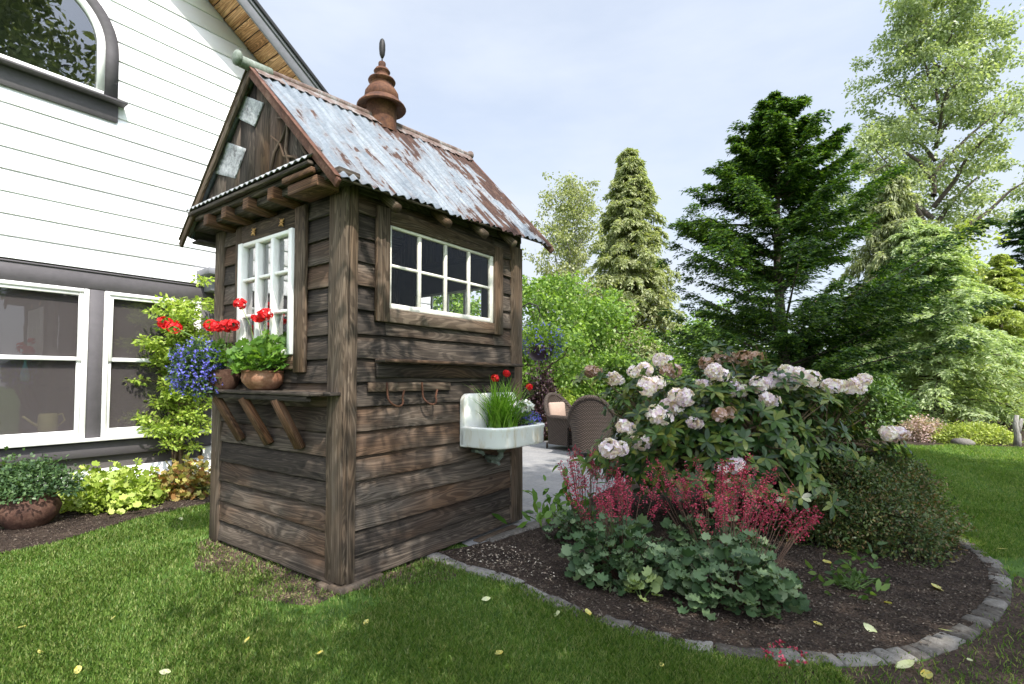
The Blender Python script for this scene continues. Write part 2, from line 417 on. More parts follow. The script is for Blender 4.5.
def lawn_mat():
    m, nt, out = new_mat('lawn_ground'); tc = N(nt, 'TexCoord').outputs['Object']
    a = noise(nt, tc, 90, 5, .75); b = noise(nt, tc, .7, 4, .6); c3 = noise(nt, tc, 9, 4, .6)
    f = maths(nt, 'ADD', maths(nt, 'MULTIPLY', a, .55), maths(nt, 'MULTIPLY', b, .25)); f = maths(nt, 'ADD', f, maths(nt, 'MULTIPLY', c3, .2))
    c = ramp(nt, f, [(.34, (.050, .085, .02)), (.5, (.095, .19, .03)), (.66, (.17, .27, .05))])
    principled(nt, out, c, .85, 0, bump(nt, a, 1, .03), .2); return m
M['lawn'] = lawn_mat()
def soil_mat(name='mulch_soil', k=1.0):
    m, nt, out = new_mat(name); tc = N(nt, 'TexCoord').outputs['Object']
    a = noise(nt, tc, 45, 6, .75); b = noise(nt, tc, 5, 4, .6)
    v = N(nt, 'TexVoronoi'); v.inputs['Scale'].default_value = 60; nt.links.new(tc, v.inputs['Vector'])
    f = maths(nt, 'ADD', maths(nt, 'MULTIPLY', a, .6), maths(nt, 'MULTIPLY', b, .4))
    c = ramp(nt, f, [(.36, (.020*k, .013*k, .010*k)), (.52, (.060*k, .041*k, .030*k)), (.66, (.13*k, .092*k, .068*k))])
    principled(nt, out, c, .95, 0, bump(nt, maths(nt, 'ADD', a, v.outputs['Distance']), 1, .03), .2); return m
M['soil'] = soil_mat()
M['worn'] = soil_mat('worn_turf', 1.5)
M['bare'] = soil_mat('bare_patch', 2.2)
M['chips'] = leaf_mat('bark_chips', [(.018, .012, .009), (.045, .032, .024), (.07, .052, .038), (.16, .13, .10)], .02, .9)
M['litter'] = leaf_mat('dry_grass', [(.05, .04, .022), (.13, .10, .05), (.24, .20, .10), (.12, .15, .04)], .1, .9)
def stone_mat():
    m, nt, out = new_mat('kerb_stone'); tc = N(nt, 'TexCoord').outputs['Object']; r = N(nt, 'NewGeometry').outputs['Random Per Island']
    a = noise(nt, tc, 28, 6, .7); b = noise(nt, tc, 4, 3, .5)
    f = maths(nt, 'ADD', maths(nt, 'MULTIPLY', a, .5), maths(nt, 'MULTIPLY', r, .32)); f = maths(nt, 'ADD', f, maths(nt, 'MULTIPLY', b, .2))
    c = ramp(nt, f, [(.34, (.055, .046, .038)), (.5, (.125, .112, .098)), (.68, (.22, .205, .185))])
    principled(nt, out, c, .85, 0, bump(nt, a, .8, .015), .25); return m
M['stone'] = stone_mat()
def paving_mat():
    m, nt, out = new_mat('patio_paving'); tc = N(nt, 'TexCoord').outputs['Object']
    mp = N(nt, 'Mapping'); mp.inputs['Rotation'].default_value = (0, 0, SA); nt.links.new(tc, mp.inputs[0])
    br = N(nt, 'TexBrick'); br.inputs['Scale'].default_value = 1; br.inputs['Brick Width'].default_value = .4; br.inputs['Row Height'].default_value = .2; br.inputs['Mortar Size'].default_value = .006
    br.inputs['Color1'].default_value = (.17, .17, .18, 1); br.inputs['Color2'].default_value = (.24, .235, .23, 1); br.inputs['Mortar'].default_value = (.14, .13, .12, 1)
    nt.links.new(mp.outputs[0], br.inputs['Vector'])
    a = noise(nt, tc, 25, 5, .7); c = mixc(nt, .5, br.outputs['Color'], ramp(nt, a, [(.3, (.15, .15, .15)), (.7, (.32, .31, .30))]))
    principled(nt, out, c, .85, 0, bump(nt, a, .4, .01), .25); return m
M['paving'] = paving_mat()
def wicker_mat():
    m, nt, out = new_mat('brown_wicker'); uv = N(nt, 'TexCoord').outputs['Object']
    w1 = N(nt, 'TexWave', wave_type='BANDS', bands_direction='Z'); w1.inputs['Scale'].default_value = 14; w1.inputs['Distortion'].default_value = .6; nt.links.new(uv, w1.inputs[0])
    w2 = N(nt, 'TexWave', wave_type='BANDS', bands_direction='DIAGONAL'); w2.inputs['Scale'].default_value = 16; w2.inputs['Distortion'].default_value = .4; nt.links.new(uv, w2.inputs[0])
    f = maths(nt, 'MULTIPLY', w1.outputs['Fac'], w2.outputs['Fac'])
    c = ramp(nt, f, [(.1, (.030, .020, .015)), (.5, (.10, .070, .052)), (.9, (.18, .13, .10))])
    principled(nt, out, c, .6, 0, bump(nt, f, 1, .02), .4); return m
M['wicker'] = wicker_mat()
M['cushion'] = plain('tan_cushion', (.42, .25, .17), .9, 0, .08, 30, .1)
M['cream'] = plain('cream_cushion', (.34, .25, .20), .9, 0, .08, 30, .1)
M['brick'] = rust_mat('brown_brick', (.045, .033, .022), (.10, .072, .05), (.17, .13, .095))
M['yellow'] = plain('pale_yellow_enamel', (.62, .58, .22), .4, 0, .05, 8, 0)
M['teal'] = plain('teal_glass', (.06, .42, .42), .2, 0, .1, 8, 0)
M['brass'] = plain('tarnished_brass', (.50, .30, .12), .45, .6, .2, 20, .1)

# ---------------------------------------------------------------- leaf helpers
def unit(a): return a/(np.linalg.norm(a, axis=-1, keepdims=True)+1e-9)
def rdir(n): return unit(rng.normal(size=(n, 3)))
DIAMOND = np.array([(0, 0, 0), (.45, .5, .03), (1, 0, -.06), (.45, -.5, .03)])
OVAL = np.array([(0, 0, 0), (.25, .40, .04), (.65, .42, .03), (1, 0, -.12), (.65, -.42, .03), (.25, -.40, .04)])
def lobed(k=7, depth=.09, n=28):
    pts = []
    for i in range(n):
        t = PI - 2*PI*(i+.5)/n
        r = .5*(1+depth*math.cos(k*t))*(1-.35*(1 if abs(t) > 2.9 else 0))
        pts.append((.5+r*math.cos(t), r*math.sin(t), .10*(r*2)**2*(1+.9*math.cos(k*t))))
    return np.array(pts)
LOBED = lobed()
STRIP = np.array([(0, .5, 0), (0, -.5, 0), (.55, -.4, .0), (1, 0, 0), (.55, .4, .0)])
def leaves(P, D, Nn, L, Wd, shape=DIAMOND):
    P = np.asarray(P); n = len(P)
    D = unit(D); Nn = Nn - D*np.sum(D*Nn, -1, keepdims=True); Nn = unit(Nn); S = np.cross(Nn, D)
    L = np.broadcast_to(np.asarray(L, float).reshape(-1, 1), (n, 1)); Wd = np.broadcast_to(np.asarray(Wd, float).reshape(-1, 1), (n, 1))
    V = P[:, None, :] + D[:, None, :]*(shape[None, :, 0:1]*L[:, None, :]) + S[:, None, :]*(shape[None, :, 1:2]*Wd[:, None, :]) + Nn[:, None, :]*(shape[None, :, 2:3]*L[:, None, :])
    return V

def conifer(name, label, cat, base, H, prof, nb, kb, ml, ll, lw, mat, barkm, droop=.25, up=.15, hang=.3, side=.45, start=.3, tr=.12, asym=None, group=None, seedh=None, lean=(0, 0), flat=.5, pw=.85, arms=(), var=(.5, 1.2, .16), outn=0):
    base = np.array([base[0], base[1], base[2] if len(base) > 2 else 0.0])
    root = empty(name, base, label, cat, group=group)
    t = MB(); hs = np.linspace(-.1, H*.985, 44)
    def ax(h): return np.array([lean[0]*h/H + .05*math.sin(h*1.3), lean[1]*h/H, h])
    t.tube([ax(h) for h in hs], [max(tr*(1-h/H*.96), .012) for h in hs], 9)
    z0 = start + (H-start)*rng.random(nb)**pw
    az = rng.random(nb)*2*PI
    R = np.array([prof(z/H) for z in z0])*(rng.uniform(var[0], var[1], nb))*(1+var[2]*np.sin(az*3+z0*9/H+2)+var[2]*.6*np.sin(z0/H*23))
    if asym: R *= 1+asym*np.cos(az)
    for (h_, a_, l_) in [(q[0]+dh, q[1]+da, q[2]*k_) for q in arms for dh, da, k_ in ((0, 0, 1), (.10, .16, .85), (-.12, -.14, .9))]:
        z0 = np.append(z0, h_); az = np.append(az, a_); R = np.append(R, l_)
    nb = len(z0)
    lx = lean[0]*z0/H + .05*np.sin(z0*1.3); ly = lean[1]*z0/H
    out = np.stack([np.cos(az), np.sin(az), np.zeros(nb)], -1)
    upv = up*rng.uniform(.3, 1.6, nb)
    def pt(idx, tt):
        Lb = R[idx]
        p = np.stack([lx[idx], ly[idx], z0[idx]], -1) + out[idx]*(Lb*tt)[..., None]
        p[..., 2] += upv[idx]*Lb*tt - droop*Lb*tt**2
        return p
    for i in range(nb):
        if R[i] > .25*max(R) and i % 2 == 0:
            t.tube([pt(np.array([i]), np.array([q]))[0] for q in (0, .3, .6, .9)], [tr*.22*min(1, R[i]/max(R)+.2), tr*.15, tr*.09, tr*.03], 4, False)
    t.build('trunk', barkm, root, True)
    bi = np.repeat(np.arange(nb), kb)
    tt = rng.uniform(.03, 1, nb*kb)**.75
    P0 = pt(bi, tt)
    sgn = np.where(rng.random(nb*kb) < .5, -1., 1.)
    sv = np.stack([-out[bi, 1], out[bi, 0], np.zeros(nb*kb)], -1)*sgn[:, None]
    D0 = unit(out[bi]*.75 + sv*rng.uniform(.4, 1.1, nb*kb)[:, None] + np.array([0, 0, 1])*rng.normal(-.05, .22*flat, (nb*kb, 1)))
    bl = (R[bi]*side*(1.05-tt*.75)+.06*H**.5*.5)*rng.uniform(.5, 1.2, nb*kb)
    ci = np.repeat(np.arange(nb*kb), ml)
    s = rng.random(len(ci))
    P = P0[ci] + D0[ci]*(bl[ci]*s)[:, None]
    P[:, 2] -= hang*bl[ci]*s**2
    P += rng.normal(0, .012*H**.5, P.shape)*np.array([1, 1, .5])
    a = rng.choice([-1, 1], len(ci))*rng.uniform(.2, 1.0, len(ci))
    sd = np.cross(np.array([0, 0, 1.]), D0[ci])
    D = unit(D0[ci]*np.cos(a)[:, None] + sd*np.sin(a)[:, None] + np.stack([np.zeros(len(ci)), np.zeros(len(ci)), -hang*1.2*s+rng.normal(0, .2, len(ci))], -1))
    Nn = unit(np.array([0, 0, 1.]) + outn*out[bi[ci]] + rng.normal(0, flat, (len(ci), 3)))
    V = leaves(P, D, Nn, ll*rng.uniform(.6, 1.3, len(ci)), lw*rng.uniform(.7, 1.3, len(ci)))
    polys_obj('crown', V, mat, root)
    return root

def broadleaf(name, label, cat, base, H, limbs, clump_r, nclump, nleaf, ll, lw, mat, barkm, tr=.2, group=None, shape=DIAMOND, spread=1.0, hang=0.0, stems=1):
    """limbs: list of (start height, azimuth, length, rise) ; clumps sit along the limbs and at their ends"""
    base = np.array([base[0], base[1], 0.0]); root = empty(name, base, label, cat, group=group)
    pts = []
    for sidx in range(stems):
        t = MB()
        ox = 0 if stems == 1 else rng.normal(0, .12*H*.2); oy = 0 if stems == 1 else rng.normal(0, .1*H*.2)
        ph = rng.random()*6; lean = rng.normal(0, .05*H, 2) if stems > 1 else np.zeros(2)
        ax = lambda h: np.array([ox+lean[0]*(h/H)**1.3+.012*H*math.sin(h/H*5+ph), oy+lean[1]*(h/H)**1.3+.01*H*math.cos(h/H*4), h])
        hs = np.linspace(-.1, H*.99, 30); t.tube([ax(h) for h in hs], [max(tr*(1-.95*h/H), .012) for h in hs], 8)
        for (h0, a, L, rise) in limbs:
            h0 = h0*H; p0 = ax(h0); d = np.array([math.cos(a), math.sin(a), 0])
            path = []
            for q in (0, .25, .5, .75, 1):
                path.append(p0 + d*L*q + np.array([0, 0, rise*L*q**.8]) + rng.normal(0, .03*L, 3)*(q > 0))
            r0 = tr*.5*(1-h0/H)+.01
            t.tube(path, [r0, r0*.75, r0*.5, r0*.3, r0*.12], 6, False)
            for k in range(nclump):
                q = min(rng.uniform(.25, 1.05), .999); i = min(int(q*4), 3); f = q*4-i
                p = path[i]*(1-f)+path[i+1]*f if i < 4 else path[4]
                off = rng.normal(0, 1, 3)*clump_r*spread*np.array([1, 1, .8])*(.6+.4*(1-q))
                c = p+off; pts.append(c)
                if k % 3 == 0: t.tube([p, (p+c)/2+rng.normal(0, .05*clump_r, 3), c], [r0*.22, r0*.15, r0*.05], 4, False)
        t.build('trunk', barkm, root, True)
    pts = np.array(pts); n = len(pts); ci = np.repeat(np.arange(n), nleaf)
    r = clump_r*rng.uniform(.45, 1.1, n)
    o = rdir(len(ci))*(rng.random((len(ci), 1))**.45)*r[ci][:, None]*np.array([1, 1, .62])
    P = pts[ci]+o; P[:, 2] -= hang*rng.random(len(ci))*clump_r
    D = unit(unit(o)*.6+rdir(len(ci))*.8+np.array([0, 0, -.35-hang])); Nn = unit(rdir(len(ci))*.9+np.array([0, 0, .9])+unit(o)*.4)
    polys_obj('crown', leaves(P, D, Nn, ll*rng.uniform(.6, 1.3, len(ci)), lw*rng.uniform(.7, 1.3, len(ci)), shape), mat, root)
    return root

def dome_shrub(name, label, cat, base, rx, ry, h, ntwig, nleaf, ll, lw, mat, twigm, shape=OVAL, group=None, rough=.28, rz=0, shell=.55, rosette=False, low=0.0, parent=None, updir=.5, foliage_name='foliage', z0=0.0):
    base = np.array([base[0], base[1], base[2] if len(base) > 2 else 0.0])
    root = empty(name, base, label, cat, group=group)
    n = ntwig; d = rdir(n); d[:, 2] = np.abs(d[:, 2])*(1-low)+low*rng.random(n)
    az = np.arctan2(d[:, 1], d[:, 0])
    ph = rng.random(4)*6
    rr = 1+rough*(.5*np.sin(3*az+ph[0]+2*d[:, 2])+.35*np.sin(7*az+ph[1])+.3*np.sin(5*d[:, 2]*3+ph[2]+az))
    rad = (rng.uniform(shell, 1, n)**.6)*rr
    c, s = math.cos(rz), math.sin(rz)
    tip = np.stack([d[:, 0]*rx*rad, d[:, 1]*ry*rad, z0+d[:, 2]*(h-z0)*rad+.02], -1)
    tip = np.stack([tip[:, 0]*c-tip[:, 1]*s, tip[:, 0]*s+tip[:, 1]*c, tip[:, 2]], -1)
    if twigm is not None:
        t = MB()
        for i in range(0, n, max(1, n//70)):
            b = np.array([rng.normal(0, rx*.12), rng.normal(0, ry*.12), 0]); m_ = (b+tip[i])/2+np.array([rng.normal(0, .05), rng.normal(0, .05), .04])
            rt = .012*max(h, .35); t.tube([b, m_, tip[i]], [rt, rt*.7, rt*.25], 5, False)
        t.build('stems', twigm, root, True)
    ci = np.repeat(np.arange(n), nleaf); k = len(ci)
    outd = unit(tip*np.array([1/rx, 1/ry, 1/h])+np.array([0, 0, .15]))
    if rosette:
        a = rng.random(k)*2*PI; ax1 = unit(np.cross(outd, np.array([.3, .2, 1.]))); ax2 = np.cross(outd, ax1)
        D = ax1[ci]*np.cos(a)[:, None]+ax2[ci]*np.sin(a)[:, None]+outd[ci]*rng.uniform(-.1, .5, (k, 1)) - np.array([0, 0, .25])
        P = tip[ci] - outd[ci]*rng.uniform(0, .06, (k, 1)); Nn = outd[ci]+rng.normal(0, .2, (k, 3))+np.array([0, 0, .3])
    else:
        P = tip[ci] + rng.normal(0, ll*1.1, (k, 3)); D = outd[ci]*.7+rdir(k)*.8; Nn = outd[ci]*.5+np.array([0, 0, updir])+rdir(k)*.5
    P[:, 2] = np.maximum(P[:, 2], .015)
    polys_obj(foliage_name, leaves(P, D, Nn, ll*rng.uniform(.6, 1.25, k), lw*rng.uniform(.7, 1.25, k), shape), mat, root)
    return root, tip

# ================================================================ SETTING
def poly_sheet(name, pts, z, mat, kind='structure'):
    """flat polygon sheet"""
    co = [(p[0], p[1], z) for p in pts]
    o = raw_obj(name, np.array(co), list(range(len(co))), [0], [len(co)], mat)
    o['kind'] = kind; return o
lawn = poly_sheet('lawn', [(-160, -60), (160, -60), (160, 220), (-160, 220)], 0.0, M['lawn'])

KERB = [(-.66, 3.97), (-.54, 3.88), (-.28, 3.66), (-.01, 3.46), (.34, 3.04), (.68, 2.77), (1.03, 2.60), (1.46, 2.52), (1.75, 2.52), (2.05, 2.60), (2.42, 2.79), (2.87, 3.10), (3.22, 3.43), (3.50, 3.80), (3.68, 4.20), (3.83, 4.75), (3.98, 5.5), (4.25, 6.4), (4.8, 7.4), (5.6, 8.4), (6.6, 9.3)]
def smooth_line(pts, step=.05):
    pts = [np.array(p, float) for p in pts]; out = []
    for i in range(len(pts)-1):
        p0 = pts[max(i-1, 0)]; p1 = pts[i]; p2 = pts[i+1]; p3 = pts[min(i+2, len(pts)-1)]
        n = max(2, int(np.linalg.norm(p2-p1)/step))
        for k in range(n):
            t = k/n; out.append(.5*((2*p1)+(-p0+p2)*t+(2*p0-5*p1+4*p2-p3)*t*t+(-p0+3*p1-3*p2+p3)*t**3))
    out.append(pts[-1]); return np.array(out)
KL = smooth_line(KERB)
BED_BACK = [(7.2, 10.6), (5.2, 11.4), (3.9, 10.2), (3.0, 8.6), (2.1, 7.4), (1.35, 6.6), (.85, 5.75), (.46, 5.02), (.24, 4.74), (-.02, 4.48), (-.20, 4.28), (-.34, 4.16)]
bed = poly_sheet('planting_bed', list(KL)+BED_BACK, .012, M['soil'])
PATIO = [(-.34, 4.16), (-.20, 4.28), (-.02, 4.48), (.24, 4.74), (.46, 5.02), (.85, 5.75), (1.35, 6.6), (2.1, 7.4), (3.0, 8.6), (3.9, 10.2), (5.2, 11.4), (4.0, 13.0), (-1, 13.5), (-3.2, 12.5), (-3.1, 7.6), (-2.2, 5.9), (-1.2, 5.2)]
patio = poly_sheet('patio', PATIO, .008, M['paving'])
LB = [(-2.75, 7.0), (-2.95, 6.3), (-3.30, 5.5), (-3.62, 4.96), (-3.76, 4.22), (-3.93, 3.98), (-4.4, 3.2), (-5.2, 2.2), (-6.6, .9), (-8.2, 1.2)]
wl = [W(-3.2, 4.28), W(2.6, 4.28)]
lbed_pts = LB + [tuple(wl[0][:2]), tuple(wl[1][:2])]
lbed = poly_sheet('house_bed', lbed_pts[::-1], .012, M['soil'])
FAR = [on_ground(925, 446), on_ground(960, 444.5), on_ground(1000, 447), on_ground(1040, 449), on_ground(1200, 452)]
farbed = poly_sheet('far_bed', [tuple(p[:2]) for p in FAR]+[(40, 14), (40, 34), (-6, 34), (-3, 13.5), (4, 13), (5.2, 11.4), (7.2, 10.6)], .006, M['soil'])
bare = poly_sheet('bare_ground', [tuple(on_ground(a, b)[:2]) for a, b in ((735, 676), (850, 668), (925, 662), (975, 640), (1008, 608), (1015, 575), (1075, 600), (1090, 700), (900, 712), (780, 700))][::-1], .003, M['worn'])
# low ledge of bricks between the patio and the bed
def inside(poly, P):
    x, y = P[:, 0], P[:, 1]; r = np.zeros(len(P), bool); n = len(poly); j = n-1
    for i in range(n):
        xi, yi = poly[i][:2]; xj, yj = poly[j][:2]
        c = ((yi > y) != (yj > y)) & (x < (xj-xi)*(y-yi)/(yj-yi+1e-12)+xi); r ^= c; j = i
    return r

# stone edging: one irregular cut stone after another, following the bed
def edging(name, line, label, cat, w, h, lens, zb=-.05):
    root_mb = MB(); acc = np.concatenate([[0], np.cumsum(np.linalg.norm(np.diff(line, axis=0), axis=1))])
    def P(s): return np.array([np.interp(s, acc, line[:, 0]), np.interp(s, acc, line[:, 1])])
    s = 0
    while s < acc[-1]-.08:
        L = lens(s/acc[-1])*random.uniform(.75, 1.25); e = min(s+L, acc[-1]); a, b = P(s+.0015), P(e-.0015)
        ww = w*random.uniform(.93, 1.06); hh = h*random.uniform(.6, 1.35); jo = random.uniform(-.006, .006)
        d = (b-a)/np.linalg.norm(b-a); nrm = np.array([-d[1], d[0]])
        vs = []
        for (q, top) in ((0, 0), (0, 1)):
            for (t, sd) in ((0, -1), (1, -1), (1, 1), (0, 1)):
                pass
        rows = []
        for lev, (zz, ins) in enumerate(((zb, 0), (hh-.012, 0), (hh, .014))):
            for (t, sd) in ((0, -1), (.5, -1), (1, -1), (1, 1), (.5, 1), (0, 1)):
                m = P(s+(e-s)*t) if t == .5 else (a if t == 0 else b)
                pt = m + nrm*(sd*(ww/2-ins)+jo) + d*((1 if t == 0 else -1 if t == 1 else 0)*ins) + np.random.default_rng(int(s*1000)+int(t*10)+int(sd)*7+50).uniform(-.006, .006, 2)
                rows.append(np.array([pt[0], pt[1], zz+(random.uniform(-.006, .006) if lev == 2 else 0)]))
        faces = []
        for lev in range(2):
            for i in range(6):
                j = (i+1) % 6; faces.append([lev*6+i, lev*6+j, (lev+1)*6+j, (lev+1)*6+i])
        faces.append([12+i for i in range(6)])
        uv = [(0, 0)]*(4*12+6)
        root_mb.add(rows, faces, uv); s = e
    o = root_mb.build(name, M['stone'], None); tag(o, label, cat); return o
kl_cut = np.array([p for p in KL if p[1] < 9.4])
edging('stone_edging', kl_cut, 'curved grey cut stone edging around the flower bed', 'garden edging', .108, .020, lambda t: .20 if t < .24 else .105)
ll = smooth_line([(.46, 5.02), (.24, 4.74), (-.02, 4.48), (-.20, 4.28)])
edging('stone_ledge', ll, 'low flat stone ledge between patio and bed beside the shed', 'garden edging', .11, .035, lambda t: .45)

# mulch chips (stuff)
def chips(name, poly, n, zc, size, box, kind='stuff', mat='chips'):
    P = np.stack([rng.uniform(box[0], box[1], n), rng.uniform(box[2], box[3], n)], -1); P = P[inside(poly, P)]
    n = len(P); P3 = np.column_stack([P, np.full(n, zc)+rng.random(n)*.008]); D = rdir(n)*np.array([1, 1, .35]); Nn = np.array([0, 0, 1.])+rng.normal(0, .5, (n, 3))
    V = leaves(P3, D, Nn, size*rng.uniform(.4, 1.5, n), size*.45*rng.uniform(.5, 1.5, n)); o = polys_obj(name, V, M[mat]); o['kind'] = kind; return o
bedpoly = [tuple(p) for p in KL]+BED_BACK
chips('bark_mulch', bedpoly, 52000, .014, .018, (-.7, 4.2, 2.4, 6))
chips('bark_mulch', lbed_pts, 30000, .014, .018, (-6.5, -3, 2.2, 7))
pp = [tuple(on_ground(a, b)[:2]) for a, b in ((448, 555), (480, 546), (512, 548), (540, 560), (560, 585), (520, 578), (480, 566))]
M['shaving'] = leaf_mat('wood_shavings', [(.10, .07, .05), (.30, .24, .18), (.48, .42, .34)], .05, .9)
chips('wood_shavings', pp, 3200, .016, .022, (-.7, 1, 2.6, 4.4), mat='shaving')
WP = [W(-.22, .1), W(-.28, 1.0), W(-.12, 1.95), W(.05, 1.95), W(.03, 0), W(.3, -.12), W(1.0, -.10), W(1.1, -.35), W(.45, -.42), W(.0, -.22)]
worn1 = [tuple(p[:2]) for p in (W(.02, 0), W(.02, 1.85), W(-.12, 1.8), W(-.22, 1.5), W(-.38, 1.2), W(-.33, .9), W(-.42, .5), W(-.33, .2), W(-.22, -.05))]
worn2 = [tuple(p[:2]) for p in (W(.02, -.02), W(.2, -.16), W(.55, -.42), W(.9, -.45), W(1.05, -.05), W(.9, .05), W(.02, .05))]
poly_sheet('worn_ground', worn1, .002, M['bare']); poly_sheet('worn_ground', worn2[::-1], .002, M['bare'])
chips('dry_grass_litter', worn1, 26000, .004, .022, (-4, 1, 2, 6), mat='litter'); chips('dry_grass_litter', worn2, 12000, .004, .022, (-4, 1, 2, 6), mat='litter')

# lawn blades
def grass():
    n = 620000
    # density falls off with distance: sample in polar form from the camera
    dist = 1.75*(14/1.75)**(rng.random(n)**1.0); xx = rng.uniform(-1.12, 1.12, n)
    P = np.stack([xx*dist, dist], -1)
    keep = ~inside(bedpoly, P) & ~inside(lbed_pts, P) & ~inside(PATIO, P)
    shedp = [tuple(W(a, b)[:2]) for a, b in ((.02, 0.02), (2.0, .02), (2.0, 1.77), (.02, 1.77))]
    keep &= ~inside(shedp, P) & (P[:, 1] > 1.6)
    ul = (P-C0[:2])@UV_[:2]; vl = (P-C0[:2])@VV_[:2]
    w1 = np.where((vl > -.35) & (vl < 1.95) & (ul < .05), 1.2+ul/(.46+.15*np.sin(vl*6+1)+.09*np.sin(vl*17)), 0)
    w2 = np.where((ul > -.1) & (ul < 1.2) & (vl < .05), 1.1+vl/(.26+.10*np.sin(ul*7)+.06*np.sin(ul*19)), 0)
    keep &= rng.random(n) > np.clip(np.maximum(w1, w2), 0, .95)*(.88+.12*np.sin(P[:, 0]*23)*np.sin(P[:, 1]*27))
    pat = np.sin(P[:, 0]*2.1+1.3*np.sin(P[:, 1]*1.7))*np.sin(P[:, 1]*2.6+np.sin(P[:, 0]*3.3)); keep &= rng.random(n) > .25*np.clip(pat, 0, 1)
    # far side of house wall and far bed
    vloc = (P-C0[:2])@VV_[:2]; keep &= vloc < 4.25
    keep &= ~inside([tuple(p[:2]) for p in FAR]+[(40, 14), (40, 34), (-6, 34), (-3, 13.5), (4, 13), (5.2, 11.4), (7.2, 10.6)], P)
    # thin strip beside the right kerb
    kd = np.min(np.linalg.norm(P[:, None, :][:, :, :]-kl_cut[None, ::8, :], axis=2), axis=1) if False else None
    P = P[keep]; n = len(P); d = P[:, 1]
    # worn shady ground by the kerb at lower right
    m = (P[:, 0] > 1.5) & (P[:, 1] < 4.2); q = P[m]; dd = np.full(len(P), 9.)
    if m.any():
        best = np.full(len(q), 9.)
        for kx, ky in kl_cut[::3]: best = np.minimum(best, np.hypot(q[:, 0]-kx, q[:, 1]-ky))
        dd[m] = best
    keep = ~((dd < .62) & (P[:, 1] < 3.9) & (rng.random(n) < .95-(dd/.62)**3*.6)); P = P[keep]; n = len(P); d = P[:, 1]
    hgt = (.017+.014*rng.random(n)+.012*np.sin(P[:, 0]*3.1+np.sin(P[:, 1]*2.3))**2)*(1+.05*d)
    wd = .0022*(.7+d*.34)*rng.uniform(.7, 1.4, n)
    a = rng.random(n)*2*PI; lean = rng.uniform(.1, .75, n)
    D = np.stack([np.cos(a)*lean, np.sin(a)*lean, np.ones(n)], -1); Nn = np.stack([-np.cos(a), -np.sin(a), lean], -1)+rng.normal(0, .3, (n, 3))
    P3 = np.column_stack([P, np.full(n, -.003)])
    sh = np.array([(0, .5, 0), (0, -.5, 0), (.6, -.35, .05), (1, 0, -.12), (.6, .35, .05)])
    o = polys_obj('grass', leaves(P3, D, Nn, hgt, wd, sh), M['blade']); tag(o, 'short green lawn grass with bare shaded spots', 'grass', kind='stuff'); return o
grass()

# ================================================================ SHED
shed = empty('garden_shed', C0, 'narrow rustic shed of weathered brown boards with rusty metal roof', 'shed', rz=math.radians(90)-SA)
SW, SD, EV = 1.79, 1.97, 2.62
# posts
for (x, y, wx, wy, t) in ((0, 0, .10, .10, 2.66), (0, SW, .10, -.13, 2.60), (SD, 0, -.17, .09, 2.60), (SD, SW, -.12, -.12, 2.60)):
    p = MB(); x0, x1 = sorted((x, x+wx)); y0, y1 = sorted((y, y+wy))
    if (x, y) == (0, 0):
        p.box((-.018, -.018, .045), (.022, .160, t), 2, jit=.002, bev=.008); p.box((.023, -.018, .03), (.092, .022, t), 2, jit=.002, bev=.006)
    elif (x, y) == (0, SW): p.box((-.018, SW-.145, .0), (.03, SW+.012, t), 2, jit=.002, bev=.006)
    elif (x, y) == (SD, 0): p.box((SD-.175, -.018, .03), (SD+.01, .03, t), 2, jit=.002, bev=.006)
    else: p.box((SD-.12, SW-.12, .0), (SD, SW, t), 2)
    p.build('corner_post', M['post'], shed)
